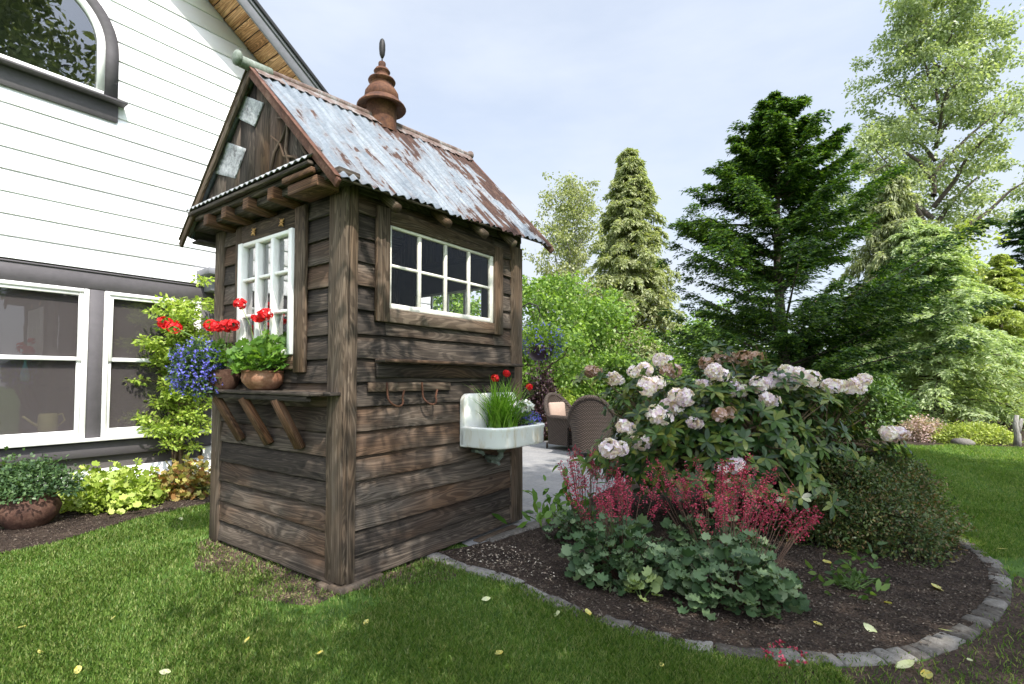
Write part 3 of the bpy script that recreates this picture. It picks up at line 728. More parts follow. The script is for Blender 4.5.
# lap siding, with openings for the windows
def lap_wall(face, openings, length, z0=.035, z1=2.62, rev=.1615):
    mb = MB(); k = 0; z = z0
    while z < z1-.02:
        zt0 = min(z+rev+.02, z1); segs = [(.06, length-.06)]; part = []
        for (a, b, lo, hi) in openings:
            if z < hi and zt0 > lo:
                if z < lo-.02: part.append((a, b, z, lo))
                if zt0 > hi+.035: part.append((a, b, hi, zt0))
                new = []
                for s_, e_ in segs:
                    if b <= s_ or a >= e_: new.append((s_, e_)); continue
                    if a > s_: new.append((s_, a))
                    if b < e_: new.append((b, e_))
                segs = new
        zk = z
        for s_, e_, z, zt in [(q[0], q[1], zk, zt0) for q in segs]+part:
            tl = .010*random.uniform(.7, 1.3)
            # board leaning outwards at its foot
            n = max(2, int((e_-s_)/.12)); L = [s_+(e_-s_)*i/n for i in range(n+1)]
            jb = [random.uniform(-.0035, .0035) for _ in L]; wv = random.uniform(-.004, .004)
            rows = []
            for i, s2 in enumerate(L):
                zb = z+jb[i]+wv*(i/n-.5); zz = zt
                rows.append([(s2, -.004-tl, zb), (s2, -.004-tl, zb+.004), (s2, .006, zz), (s2, .022, zz), (s2, .022-tl, zb)])
            verts = []
            for r in rows:
                for (sx, oy, zz) in r:
                    verts.append(np.array([sx, oy, zz]) if face == 'side' else np.array([oy, sx, zz]) if face == 'front' else np.array([sx, SW-oy, zz]) if face == 'left' else np.array([SD-oy, sx, zz]))
            faces = []; uvs = []; ru, rv = random.random()*40, random.random()*40; pr = [0, .004, rev, rev+.016, rev+.17, rev+.2]
            fl = face in ('front', 'left')
            for i in range(n):
                for q in range(5):
                    q2 = (q+1) % 5; f = [i*5+q, (i+1)*5+q, (i+1)*5+q2, i*5+q2]; u = [(L[i]+ru, pr[q]+rv), (L[i+1]+ru, pr[q]+rv), (L[i+1]+ru, pr[q+1]+rv), (L[i]+ru, pr[q+1]+rv)]
                    if fl: f.reverse(); u.reverse()
                    faces.append(f); uvs.extend(u)
            f0 = [0, 1, 2, 3, 4]; f1 = [n*5+4-q for q in range(5)]
            if fl: f0.reverse(); f1.reverse()
            faces += [f0, f1]; uvs += [(ru, rv)]*10
            mb.add(verts, faces, uvs)
        z = zk+rev; k += 1
    return mb
FO = (.52, 1.34, 1.50, 2.47)    # front casement opening (along y, then z)
SO = (.33, 1.54, 1.83, 2.47)    # side window opening (along x, then z)
BO = (.45, 1.45, 1.35, 2.28)    # rear window
lap_wall('front', [FO], SW, .03).build('front_wall', M['shed'], shed)
lap_wall('side', [SO], SD, .035).build('side_wall', M['shed'], shed)
lap_wall('left', [], SD).build('far_wall', M['shed'], shed)
lap_wall('back', [BO], SW).build('rear_wall', M['shed'], shed)
# inside lining
li = MB()
def lining(mb, face, op, length, t0=.03, t1=.045):
    def bx(a, b, lo, hi):
        if b-a < .01 or hi-lo < .01: return
        if face == 'side': mb.box((a, t0, lo), (b, t1, hi))
        elif face == 'left': mb.box((a, SW-t1, lo), (b, SW-t0, hi))
        elif face == 'front': mb.box((t0, a, lo), (t1, b, hi))
        else: mb.box((SD-t1, a, lo), (SD-t0, b, hi))
    if op is None: bx(.05, length-.05, .05, 2.55); return
    a, b, lo, hi = op; bx(.05, a, .05, 2.55); bx(b, length-.05, .05, 2.55); bx(a, b, .05, lo); bx(a, b, hi, 2.55)
lining(li, 'side', SO, SD); lining(li, 'left', None, SD); lining(li, 'front', FO, SW); lining(li, 'back', BO, SW)
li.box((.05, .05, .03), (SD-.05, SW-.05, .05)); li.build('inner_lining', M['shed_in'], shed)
# interior work bench seen faintly through the panes
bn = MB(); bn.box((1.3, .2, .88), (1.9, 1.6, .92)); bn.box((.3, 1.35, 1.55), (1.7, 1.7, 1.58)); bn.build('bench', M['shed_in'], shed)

# side window: wide wooden surround, white sash of 4 x 2 panes
fr = MB()
fr.box((.23, -.038, 1.745), (.345, -.006, 2.545), 2, jit=.002); fr.box((1.53, -.038, 1.745), (1.65, -.006, 2.535), 2, jit=.002)
fr.box((.347, -.036, 2.44), (1.528, -.008, 2.545), 0, jit=.002); fr.box((.347, -.036, 1.745), (1.528, -.008, 1.842), 0, jit=.002)
sw = fr.build('window_frame', M['frame'], shed)
sa = MB()
x0, x1, z0, z1 = .347, 1.528, 1.844, 2.438
sa.box((x0, -.020, z0), (x0+.025, .012, z1), 2); sa.box((x1-.045, -.020, z0), (x1, .012, z1), 2)
sa.box((x0+.026, -.020, z0), (x1-.046, .012, z0+.038), 0); sa.box((x0+.026, -.020, z1-.02), (x1-.046, .012, z1), 0)
for k in range(1, 4):
    xm = x0+.02+(x1-x0-.06)*k/4; sa.box((xm-.015, -.016, z0+.039), (xm+.015, .010, z1-.021), 2)
for k in range(4):
    xa = x0+.02+(x1-x0-.06)*k/4+(.016 if k else .006); xb = x0+.02+(x1-x0-.06)*(k+1)/4-(.016 if k < 3 else .006)
    zm = (z0+z1)/2+.012; sa.box((xa, -.013, zm-.011), (xb, .008, zm+.011), 0)
sa.build('sash', M['old_white'], sw)
pane('glass', [(x0+.01, 0, z0+.01), (x1-.01, 0, z0+.01), (x1-.01, 0, z1-.01), (x0+.01, 0, z1-.01)], M['glass'], sw)
# front casement: 3 x 3 panes, deep white bars
fr = MB()
fr.box((-.040, .405, 1.395), (-.008, .535, 2.565), 2, jit=.002, bev=.005); fr.box((-.036, 1.315, 1.42), (-.008, 1.405, 2.56), 2, jit=.002)
fr.box((-.034, .537, 2.42), (-.008, 1.313, 2.56), 1, jit=.002); fr.box((-.034, .537, 1.42), (-.008, 1.313, 1.52), 1, jit=.002)
fw = fr.build('window_frame', M['frame'], shed)
sa = MB(); y0, y1, z0, z1 = .537, 1.313, 1.522, 2.418
for (ya, yb) in ((y0, y0+.045), (y1-.06, y1)): sa.box((-.060, ya, z0), (.0, yb, z1), 2)
sa.box((-.05, y0+.046, z0), (0, y1-.061, z0+.05), 1); sa.box((-.05, y0+.046, z1-.03), (0, y1-.061, z1), 1)
for k in (1, 2):
    ym = y0+.045+(y1-y0-.105)*k/3; sa.box((-.056, ym-.019, z0+.051), (0, ym+.019, z1-.031), 2)
for k in range(3):
    ya = y0+.045+(y1-y0-.105)*k/3+(.020 if k else .001); yb = y0+.045+(y1-y0-.105)*(k+1)/3-(.020 if k < 2 else .001)
    for j in (1, 2): zm = z0+.03+(z1-z0-.04)*j/3; sa.box((-.046, ya, zm-.011), (0, yb, zm+.011), 1)
sa.build('sash', M['white_paint'], fw)
pane('glass', [(-.012, y1-.01, z0+.01), (-.012, y0+.01, z0+.01), (-.012, y0+.01, z1-.01), (-.012, y1-.01, z1-.01)], M['glass_front'], fw)
for (yy, zz) in ((.70, 2.487), (1.10, 2.487)):
    s_ = MB()
    for k in range(8):
        a = 2*PI*k/8+.2; r = .040 if k % 2 else .028
        s_.tube([(-.045, yy, zz), (-.045, yy+r*math.cos(a), zz+r*math.sin(a))], [.006, .004], 5)
    s_.lathe([(.0, 0), (.011, .002), (.011, .006), (0, .01)], 8, (-.048, yy, zz-.005)); s_.build('star_ornament', M['brass'], fw)
# rear window
fr = MB()
for (a, b) in ((BO[0]-.08, BO[0]), (BO[1], BO[1]+.08)): fr.box((SD+.008, a, BO[2]-.08), (SD+.036, b, BO[3]+.08), 2)
fr.box((SD+.008, BO[0]+.002, BO[3]), (SD+.034, BO[1]-.002, BO[3]+.08), 1); fr.box((SD+.008, BO[0]+.002, BO[2]-.08), (SD+.034, BO[1]-.002, BO[2]), 1)
bw = fr.build('window_frame', M['frame'], shed)
sa = MB()
for k in range(5): ym = BO[0]+.02+(BO[1]-BO[0]-.04)*k/4; sa.box((SD-.015, ym-.014, BO[2]), (SD+.006, ym+.014, BO[3]), 2)
for zz in (BO[2]+.014, (BO[2]+BO[3])/2, BO[3]-.014): sa.box((SD-.012, BO[0]+.035, zz-.012), (SD+.003, BO[1]-.035, zz+.012), 1)
sa.build('sash', M['old_white'], bw)

# roof (front end lower than the rear: the old ridge runs uphill)
RU0, RU1 = -.20, 2.20
def roof_pt(u, s, side):
    """u along, s 0 ridge .. 1 eave, side -1 right slope, +1 left slope"""
    f = (u-RU0)/(RU1-RU0); rd = np.array([u, .862+.012*f, 3.60+.20*f])
    ev = np.array([u, -.19 if side < 0 else 1.955, (2.56 if side < 0 else 2.53)+.08*f]); return rd*(1-s)+ev*s
def corrugated(side):
    nu = 280; ns = 26; vs = np.zeros((nu+1, ns+1, 3)); uv = np.zeros((nu+1, ns+1, 2))
    nrm = np.array([0, -.70, .714]) if side < 0 else np.array([0, .70, .714])
    for i in range(nu+1):
        u = RU0+(RU1-RU0)*i/nu; w = math.sin(2*PI*u/.072)
        lap = .006 if (u % .66) < .05 else 0
        for j in range(ns+1):
            s = j/ns; p = roof_pt(u, s*(1+.012*math.sin(u*9)+.008*math.sin(u*41)), side)
            vs[i, j] = p+nrm*(.0095*w+.016+lap+.004*math.sin(u*5+s*6)); uv[i, j] = (u, s*1.48)
    vs2 = vs - nrm*.0035
    top = vs.reshape(-1, 3); bot = vs2.reshape(-1, 3); nv = len(top); J = ns+1
    I, Jj = np.meshgrid(np.arange(nu), np.arange(ns), indexing='ij'); a = (I*J+Jj).ravel(); b = a+1; c = a+J+1; d = a+J
    f = np.stack([a, d, c, b], -1) if side > 0 else np.stack([a, b, c, d], -1)
    f2 = f[:, ::-1]+nv
    fa = np.concatenate([f, f2]); uvv = uv.reshape(-1, 2); uvl = np.concatenate([uvv[f.ravel()], uvv[(f2-nv).ravel()]])
    ee = []
    for i in range(nu): q = [i*J+ns, (i+1)*J+ns, (i+1)*J+ns+nv, i*J+ns+nv]; ee.append(q if side < 0 else q[::-1])
    ee = np.array(ee); fa = np.concatenate([fa, ee]); uvl = np.concatenate([uvl, uvv[(ee % nv).ravel()]])
    return raw_obj('roof_sheet', np.concatenate([top, bot]), fa.ravel(), np.arange(len(fa))*4, np.full(len(fa), 4), M['roof'], roof, True, uvl)
rb = MB()
for side in (-1, 1):   # dark sarking boards and rafters under the sheets
    for k in range(6):
        s0, s1 = k/6+.01, (k+1)/6-.012
        a, b = roof_pt(RU0+.06, (s0+s1)/2, side), roof_pt(RU1-.06, (s0+s1)/2, side)
        rb.beam(a-np.array([0, 0, .012]), b-np.array([0, 0, .012]), .20, .016, up=(0, -.70 if side < 0 else .70, .714))
roof = rb.build('roof', M['darkwood'], shed)
corrugated(-1); corrugated(1)
for side in (-1, 1):   # rakes at front and rear
    for (u, nm) in ((RU0-.012, 'f'), (RU1-.005, 'r')):
        r_ = MB(); a = roof_pt(u, -.005, side); b = roof_pt(u, 1.03, side); off = np.array([0, 0, -.018])
        r_.beam(a+off, b+off, .022, .055, up=(0, -.70 if side < 0 else .70, .714), jit=.001); ro = r_.build('rake_board', M['post'] if side > 0 and nm == 'f' else M['rust_edge'], roof)
        r2 = MB(); r2.beam(a+np.array([-.002, 0, .028]), b+np.array([-.002, 0, .028]), .04, .008, up=(0, -.70 if side < 0 else .70, .714)); r2.build('flashing', M['rust_edge'] if side < 0 else M['frame'], ro)
# log rafter tails under the right eave
for u in (.28, .78, 1.22, 1.62):
    t_ = MB(); p = roof_pt(u, .88, -1); q = roof_pt(u, 1.0, -1); t_.tube([p+np.array([0, .10, -.03]), q+np.array([0, .01, -.075])], [.034, .034], 12); t_.build('rafter_tail', M['frame'], roof)
fz = MB(); fz.beam((-.01, .010, 2.665), (SD, .010, 2.73), .04, .16, jit=.001); fz.box((.0, SW-.03, 2.55), (SD, SW+.012, 2.62), 0); fz.build('eave_board', M['darkwood'], roof)
gr = MB()
for k in range(8):
    a_, b_ = .0+1.79*k/8, 1.79*(k+1)/8
    hz = lambda y: max(3.74-abs(y-.87)*.99, 2.63)
    gr.prism([(a_+.002, 2.60), (b_-.002, 2.60), (b_-.002, hz(b_)), (a_+.002, hz(a_))], 0, SD-.02, SD+.003, 1)
gr.build('rear_gable', M['shed'], shed)
# ridge cap
rc = MB(); a = roof_pt(RU0-.03, 0, -1)+np.array([0, 0, .03]); b = roof_pt(RU1+.0, 0, -1)+np.array([0, 0, .03])
rc.tube([a+(b-a)*k/6 for k in range(7)], .030, 12)
for side in (-1, 1):
    nu = 60
    for k in range(nu):   # scalloped skirt of the cap
        u0 = RU0+(RU1-RU0)*k/nu; u1 = RU0+(RU1-RU0)*(k+1)/nu
        d = .075+.012*math.sin(k*1.9)
        nrm = np.array([0, -.70 if side < 0 else .70, .714])*.030
        p = [roof_pt(u0, .005, side)+nrm, roof_pt(u1, .005, side)+nrm, roof_pt(u1, d, side)+nrm, roof_pt(u0, d, side)+nrm]
        if side > 0: p = p[::-1]
        rc.add(p, [[0, 3, 2, 1]], [(0, 0)]*4)
cap = rc.build('ridge_cap', M['ridge'], roof, True, True)
c_ = MB(); c_.tube([a+np.array([-.06, 0, -.002]), a+np.array([.02, 0, 0]), a+np.array([.17, 0, .012])], [.040, .042, .040], 12); c_.build('cap_sleeve', M['verdigris'], cap, True, True)
bl = MB(); cc = a+np.array([-.075, 0, .012]); bl.tube([cc+np.array([-.026+.052*k/6, 0, 0]) for k in range(7)], [.026, .046, .052, .054, .052, .046, .026], 16); bl.build('end_ball', M['verdigris'], cap, True, True)
bl = MB(); cc = b+np.array([.03, 0, .01]); bl.tube([cc+np.array([-.04+.08*k/6, 0, 0]) for k in range(7)], [.012, .034, .044, .048, .044, .034, .012], 14); bl.build('end_ball', M['ridge'], cap, True)
# rusty roof vent with finial
vx, vy, vz = .99, .868, 3.60
v_ = MB()
v_.lathe([(.135, .0), (.135, .26), (.215, .225), (.222, .235), (.215, .25), (.16, .305), (.150, .31), (.155, .33), (.150, .37), (.125, .41), (.098, .435), (.096, .46), (.120, .475), (.124, .485), (.118, .497), (.072, .515), (.06, .54), (.06, .555), (.075, .575), (.06, .60), (.032, .61), (.034, .655), (.030, .665), (0.001, .67)], 28, (vx, vy, vz), cap=False)
vent = v_.build('roof_vent', M['rust'], roof, True, True)
f_ = MB(); f_.tube([(vx, vy, vz+.66), (vx, vy, vz+.73)], [.006, .006], 8)
f_.lathe([(.001, .70), (.012, .71), (.024, .74), (.029, .79), (.028, .84), (.020, .875), (.008, .89), (.001, .892)], 12, (vx, vy, vz)); f_.build('finial', M['iron'], vent, True)

# gable front
gb = MB(); GU = -.165
apx = (.862, 3.555)
bs = [(-.055, 2.70), (.40, 2.70), (.862, 2.70), (1.32, 2.70), (1.79, 2.70)]
def topz(y): return 3.545-abs(y-.862)*(.99 if y < .862 else .985)
ys = [-.02, .22, .44, .66, .862, 1.08, 1.30, 1.52, 1.75]
for a_, b_ in zip(ys[:-1], ys[1:]):
    o_ = random.uniform(-.003, .003)
    gb.prism([(a_+.002, 2.66), (b_-.002, 2.66), (b_-.002, max(topz(b_), 2.665)), (a_+.002, max(topz(a_), 2.665))], 0, GU+o_, GU+.02+o_, 1)
gable = gb.build('gable', M['shed'], shed)
def quadplate(name, pts, x, th, mat, parent):
    mb = MB(); mb.prism([tuple(p) for p in pts], 0, x-th, x); return mb.build(name, mat, parent)
def tin_panel(c0, c1, c2, c3):
    """four corners (y,z); a stamped tin tile with a raised pattern"""
    n = 14; c0, c1, c2, c3 = [np.array(c) for c in (c0, c1, c2, c3)]; vs = []; f = []
    for i in range(n+1):
        for j in range(n+1):
            s, t = i/n, j/n; p = (c0*(1-s)+c1*s)*(1-t)+(c3*(1-s)+c2*s)*t
            hgt = .006*(1 if (i % 7 in (1, 6) or j % 7 in (1, 6)) else 0)+.008*math.exp(-(((s*2 % 1)-.5)**2+((t*2 % 1)-.5)**2)*20)+random.uniform(0, .002)
            vs.append((GU-.008-hgt, p[0], p[1]))
    for i in range(n):
        for j in range(n): f.append([i*(n+1)+j, (i+1)*(n+1)+j, (i+1)*(n+1)+j+1, i*(n+1)+j+1])
    mb = MB(); mb.add([np.array(v) for v in vs], f, [(0, 0)]*(4*n*n)); mb.prism([tuple(c0), tuple(c1), tuple(c2), tuple(c3)], 0, GU-.006, GU-.003); return mb.build('tin_panel', M['tin'], gable)
tin_panel((1.041, 3.489), (.738, 3.329), (.860, 3.193), (1.184, 3.368))
tin_panel((1.323, 3.215), (.986, 3.063), (1.139, 2.874), (1.517, 3.007))
# crooked branches nailed on the gable
br = MB()
for path in ([(.10, 2.72), (.22, 2.86), (.30, 3.02), (.42, 3.12), (.55, 3.16)], [(.36, 2.74), (.42, 2.9), (.40, 3.05), (.48, 3.2)], [(.62, 2.76), (.56, 2.92), (.46, 3.0), (.40, 3.10)], [(.22, 2.74), (.3, 2.82), (.44, 2.86), (.50, 2.97), (.62, 3.05)]):
    br.tube([(GU-.014, y, z) for y, z in path], [.013, .012, .010, .008, .006][:len(path)], 7)
br.build('branch_trim', M['frame'], gable, True)
# horizontal beam and pent roof
pn = MB(); pn.box((-.20, .02, 2.655), (-.14, 1.78, 2.70), 1, jit=.002); pent = pn.build('pent_roof', M['darkwood'], shed)
nn = 110; vs = []; fs = []
for i in range(nn+1):
    y = .03+1.74*i/nn; w = .009*math.sin(2*PI*y/.072)
    vs += [np.array([-.262, y, 2.728+w]), np.array([-.155, y, 2.80+w]), np.array([-.155, y, 2.796+w]), np.array([-.262, y, 2.722+w])]
for i in range(nn):
    for q in range(4): q2 = (q+1) % 4; fs.append([i*4+q, (i+1)*4+q, (i+1)*4+q2, i*4+q2][::-1])
pc = MB(); pc.add(vs, fs, [((v[1]), 0.1) for f in fs for v in [vs[k] for k in f]]); pc.build('pent_sheet', M['tin'], pent, True, True)
ed = MB(); ed.box((-.250, .04, 2.685), (-.205, 1.77, 2.712), 1); ed.build('edge_batten', M['darkwood'], pent)
for yc in (1.50, 1.20, .87, .53):
    t_ = MB(); t_.beam((-.225, yc+.0, 2.612), (.02, yc-.0, 2.60), .075, .085); t_.build('rafter_tail', M['rafter'], pent)
t_ = MB(); t_.box((-.215, .0, 2.552), (-.05, .33, 2.62), 1); t_.build('rafter_tail', M['rafter'], pent)
t_ = MB(); t_.box((-.240, .02, 2.632), (-.205, .36, 2.668), 1); t_.build('rafter_tail', M['rafter'], pent)
# soffit closing the space behind the pent
so = MB(); so.box((-.16, -.15, 2.60), (.0, 1.9, 2.655), 1); so.box((-.15, 1.80, 2.50), (SD, 1.93, 2.52), 0); so.build('soffit_board', M['darkwood'], pent)

# front shelf with three braces
s_ = MB(); s_.box((-.205, .06, 1.243), (-.105, 1.60, 1.268), 1, jit=.002); s_.box((-.102, .0, 1.240), (-.012, 1.62, 1.264), 1, jit=.002)
s_.box((-.19, .12, 1.205), (-.15, 1.5, 1.241), 1)
shelf = s_.build('shelf', M['darkwood'], shed)
for (yt, yb) in ((1.37, 1.27), (.95, .855), (.50, .45)):
    b_ = MB(); b_.beam((-.175, yt, 1.215), (-.022, yb, .875), .095, .04, up=(1, 0, .5), jit=.001); b_.build('brace', M['rafter'], shelf)
# side shelf with backboard, hook strip and two hooks
s_ = MB(); s_.box((.235, -.125, 1.462), (1.85, -.014, 1.486), 0, jit=.002); s_.box((.24, -.034, 1.36), (1.83, -.012, 1.46), 0, jit=.002)
s_.build('wall_shelf', M['shed'], shed)
s_ = MB(); s_.box((.175, -.030, 1.262), (.97, -.012, 1.325), 0, jit=.002); hk = s_.build('hook_strip', M['frame'], shed)
for hx in (.325, .655):
    h_ = MB(); pts = [(hx, -.035, 1.325)]+[(hx, -.037, 1.29)]+[(hx+.0, -.042, 1.24)]
    for k in range(9): a = PI+PI*k/8; pts.append((hx+.065+.065*math.cos(a), -.047-.045*math.sin(PI*k/8)*.8, 1.215+.055*math.sin(a)))
    pts.append((hx+.135, -.06, 1.27)); h_.tube(pts, .0075, 8); h_.build('hook', M['rust'], hk, True)
# brick under the near corner and plank end at the far one
b_ = MB(); b_.box((-.045, -.05, -.03), (.30, .08, .036), 0, bev=.003); b_.box((-.05, .083, -.03), (.09, .20, .028), 1, bev=.003); b_.build('foundation_block', M['brick'], shed)
b_ = MB(); b_.box((1.25, -.10, -.02), (1.80, -.025, .022), 0); b_.box((1.3, .2, -.02), (1.9, 1.6, .03), 1); b_.build('sill_plank', M['frame'], shed)
u_ = MB(); u_.box((.12, .10, .0), (SD-.1, SW-.1, .035)); u_.build('base_frame', M['darkwood'], shed)

# ================================================================ SINK PLANTER
def sink():
    root = empty('sink_planter', W(1.42, -.03, .80), 'old white enamel wall sink used as a planter on the shed side', 'sink planter', rz=math.radians(90)-SA)
    # local x along wall, y outwards is negative
    X0, X1 = -.325, .40
    mb = MB()
    def outline(inset, z, d=.40):
        x0, x1, yb, yf = X0+inset, X1-inset, -.0, -d+inset
        return [(x0, yb, z), (x0, yf+.16, z), (x0+.03, yf+.06, z), (x0+.10, yf+.01, z), (x0+.2, yf, z), (x1-.2, yf, z), (x1-.10, yf+.01, z), (x1-.03, yf+.06, z), (x1, yf+.16, z), (x1, yb, z)]
    rings = [outline(.03, -.005), outline(.008, .004), outline(0, .02), outline(0, .13), outline(-.008, .145), outline(-.008, .158), outline(0, .165), outline(.035, .165), outline(.045, .155), outline(.06, .10)]
    n = 10; vs = [np.array(p) for r in rings for p in r]; fs = []
    for k in range(len(rings)-1):
        for i in range(n): j = (i+1) % n; fs.append([k*n+i, k*n+j, (k+1)*n+j, (k+1)*n+i][::-1])
    fs.append([i for i in range(n)]); 
    mb.add(vs, fs, [(0, 0)]*sum(len(f) for f in fs)); mb.build('basin', M['enamel'], root, True, True)
    bs_ = MB(); pts = []
    r = .07
    prof = [(X0, .0), (X0, .43-r)]+[(X0+r-r*math.cos(a), .43-r+r*math.sin(a)) for a in np.linspace(.2, PI/2, 6)]+[(X1-r+r*math.sin(a), .43-r+r*math.cos(a)) for a in np.linspace(0, PI/2, 6)]+[(X1, 0)]
    bs_.prism(prof, 1, -.035, .02); bk = bs_.build('backsplash', M['enamel'], root)
    bv = bk.modifiers.new('bev', 'BEVEL'); bv.width = .012; bv.segments = 3; bv.limit_method = 'ANGLE'
    so_ = MB(); so_.prism([(X0+.05, -.03), (X0+.05, -.25), (X0+.2, -.355), (X1-.2, -.355), (X1-.05, -.25), (X1-.05, -.03)], 2, .10, .14); so_.build('potting_soil', M['soil'], root)
    p_ = MB(); p_.tube([(-.03, -.18, .0), (-.03, -.18, -.09), (-.02, -.14, -.12), (0, -.06, -.12), (0, .0, -.12)], .024, 10); p_.lathe([(.05, -.03), (.035, -.045), (.028, -.06)], 14, (-.03, -.18, .0)); p_.build('drain_pipe', M['verdigris'], root, True)
    for dx, dz in ((-.19, -.045), (.02, -.155)):
        q = MB(); q.tube([(dx, .0, dz), (dx, -.06, dz), (dx+.02, -.10, dz-.01), (dx+.02, -.11, dz-.03)], [.014, .014, .016, .013], 8); q.tube([(dx-.035, -.065, dz+.004), (dx+.035, -.065, dz+.004)], [.012, .012], 8); q.lathe([(.02, -.01), (.022, 0), (.02, .01)], 10, (dx, -.05, dz)); q.build('tap', M['verdigris'], root, True)
    return root
sink()

def grass_tuft(name, label, base, n, L, wd, mat, spread=.6):
    root = empty(name, base, label, 'plant')
    V = []
    for i in range(n):
        a = random.random()*2*PI; sp = spread*random.uniform(.15, 1); l = L*random.uniform(.5, 1.1); K = 6
        b = np.array([random.gauss(0, .05), random.gauss(0, .03), 0]); d = np.array([math.cos(a), math.sin(a), 0]); sd = np.array([-d[1], d[0], 0]); cv = random.uniform(.5, 1.5)
        pts = [b+d*l*sp*(q/K)**1.4*1.0+np.array([0, 0, l*(q/K)*(1-.35*cv*sp*(q/K)**2)]) for q in range(K+1)]
        for q in range(K):
            w0 = wd*(1-(q/K)**2)*.5; w1 = wd*(1-((q+1)/K)**2)*.5
            V.append([pts[q]-sd*w0, pts[q]+sd*w0, pts[q+1]+sd*w1, pts[q+1]-sd*w1])
    polys_obj('blades', np.array(V), mat, root); return root
grass_tuft('sedge', 'tuft of bright green arching grass in the white sink', W(1.42, -.19, .93), 300, .46, .013, M['l_grass'], .95)

def flower_ball(c, r, n, pl, shape=OVAL, upper=True, flat=.8):
    d = rdir(n); 
    if upper: d[:, 2] = np.abs(d[:, 2])*.9-.15
    P = np.array(c)+d*r*rng.uniform(.65, 1, (n, 1))*np.array([1, 1, flat]); tang = unit(np.cross(d, rdir(n)))
    return leaves(P-tang*pl*.5, tang+d*.25, d+rng.normal(0, .25, (n, 3)), pl*rng.uniform(.8, 1.2, n), pl*.8*rng.uniform(.8, 1.2, n), shape)
def truss(c, r, nf, pl):
    d = rdir(nf); ctr = np.array(c)+d*r*rng.uniform(.8, 1.05, (nf, 1))*np.array([1, 1, .9]); V = []
    a1 = unit(np.cross(d, rdir(nf))); a2 = np.cross(d, a1)
    for k in range(5):
        t = 2*PI*k/5+rng.normal(0, .12, nf)[:, None]; D = a1*np.cos(t)+a2*np.sin(t)+d*.35
        V.append(leaves(ctr, D, d+rng.normal(0, .12, (nf, 3)), pl*rng.uniform(.8, 1.15, nf), pl*.85*rng.uniform(.8, 1.1, nf), PETAL))
    return np.concatenate(V)
PETAL = np.array([(0, .12, 0), (0, -.12, 0), (.55, -.5, .10), (.92, -.30, .02), (1, 0, -.06), (.92, .30, .02), (.55, .5, .10)])
def geranium(name, label, base, r, h, nl, heads, ll=.055, mat='l_geran', hr=.042):
    base = np.array(base, float); root = empty(name, base, label, 'plant')
    d = rdir(nl); d[:, 2] = np.abs(d[:, 2])*1.0-.12
    P = d*np.array([r, r, h])*rng.uniform(.45, 1, (nl, 1)); Nn = unit(d*.5+np.array([-.1, -.5, .8])+rng.normal(0, .35, (nl, 3))); D = unit(d+rdir(nl)*.6)
    polys_obj('foliage', leaves(P, D, Nn, ll*rng.uniform(.5, 1.2, nl), ll*1.1*rng.uniform(.7, 1.2, nl), LOBED), M[mat], root)
    t = MB()
    for i in range(0, nl, 4): t.tube([(0, 0, 0), P[i]*.5+np.array([0, 0, .02]), P[i]], [.005, .004, .003], 5, False)
    for hd in heads:
        q = np.array(hd)-base; t.tube([(q[0]*.15, q[1]*.15, .0), q*.55+np.array([0, 0, .05]), q], [.004, .003, .003], 5, False)
    t.build('stems', M['green_stem'], root, True)
    for hd in heads: polys_obj('flower_head', truss(np.array(hd)-base, hr*rng.uniform(.7, .95), 34, .019), M['red'], root)
    return root
def on_u(px, py, u):
    c, s = math.cos(PITCH), math.sin(PITCH); r = np.array([(px-512)/512, 0, 0]); dy = -(py-359.3)/512; r[1] = c-dy*s; r[2] = s+dy*c
    p0 = W(u, 0, 0); t = ((p0-np.array([0, 0, EYE]))@UV_)/(r@UV_); return np.array([0, 0, EYE])+r*t
def on_v(px, py, v):
    c, s = math.cos(PITCH), math.sin(PITCH); r = np.array([(px-512)/512, 0, 0]); dy = -(py-359.3)/512; r[1] = c-dy*s; r[2] = s+dy*c
    p0 = W(0, v, 0); t = ((p0-np.array([0, 0, EYE]))@VV_)/(r@VV_); return np.array([0, 0, EYE])+r*t
geranium('geranium', 'small geranium with two red blooms in the white sink', W(1.62, -.20, .96), .16, .17, 60, [on_v(506.5, 373.5, -.2), on_v(529.4, 386.8, -.2), on_v(495, 378, -.15)], .045, 'l_mid', .030)
def mound_flowers(name, label, base, r, h, n, mat, nl, lmat, ll=.02, fs=.014, drop=0.0):
    root = empty(name, base, label, 'plant'); d = rdir(nl); d[:, 2] = d[:, 2]*.9 + .1
    sc = np.array([r, r, h]); P = d*sc*rng.uniform(.3, 1, (nl, 1)); P[:, 2] -= drop*rng.random(nl)
    polys_obj('foliage', leaves(P, d+rdir(nl)*.7, rdir(nl)+np.array([0, 0, .6]), ll*rng.uniform(.7, 1.3, nl), ll*.45, DIAMOND), M[lmat], root)
    d = rdir(n); P = d*sc*rng.uniform(.8, 1.1, (n, 1)); P[:, 2] -= drop*rng.random(n)
    V = []
    for k in range(3):
        V.append(leaves(P, rdir(n), d+rdir(n)*.4, fs*rng.uniform(.7, 1.3, n), fs*.8, DIAMOND))
    polys_obj('blossom', np.concatenate(V), M[mat], root); return root
mound_flowers('lobelia', 'blue lobelia trailing over the outer end of the sink', W(1.76, -.26, .98), .09, .08, 260, 'blue', 500, 'l_mid')
mound_flowers('white_flower', 'white blooms behind the lobelia at the outer end of the sink', W(1.80, -.16, 1.10), .07, .05, 45, 'whitepetal', 200, 'l_mid', fs=.04)

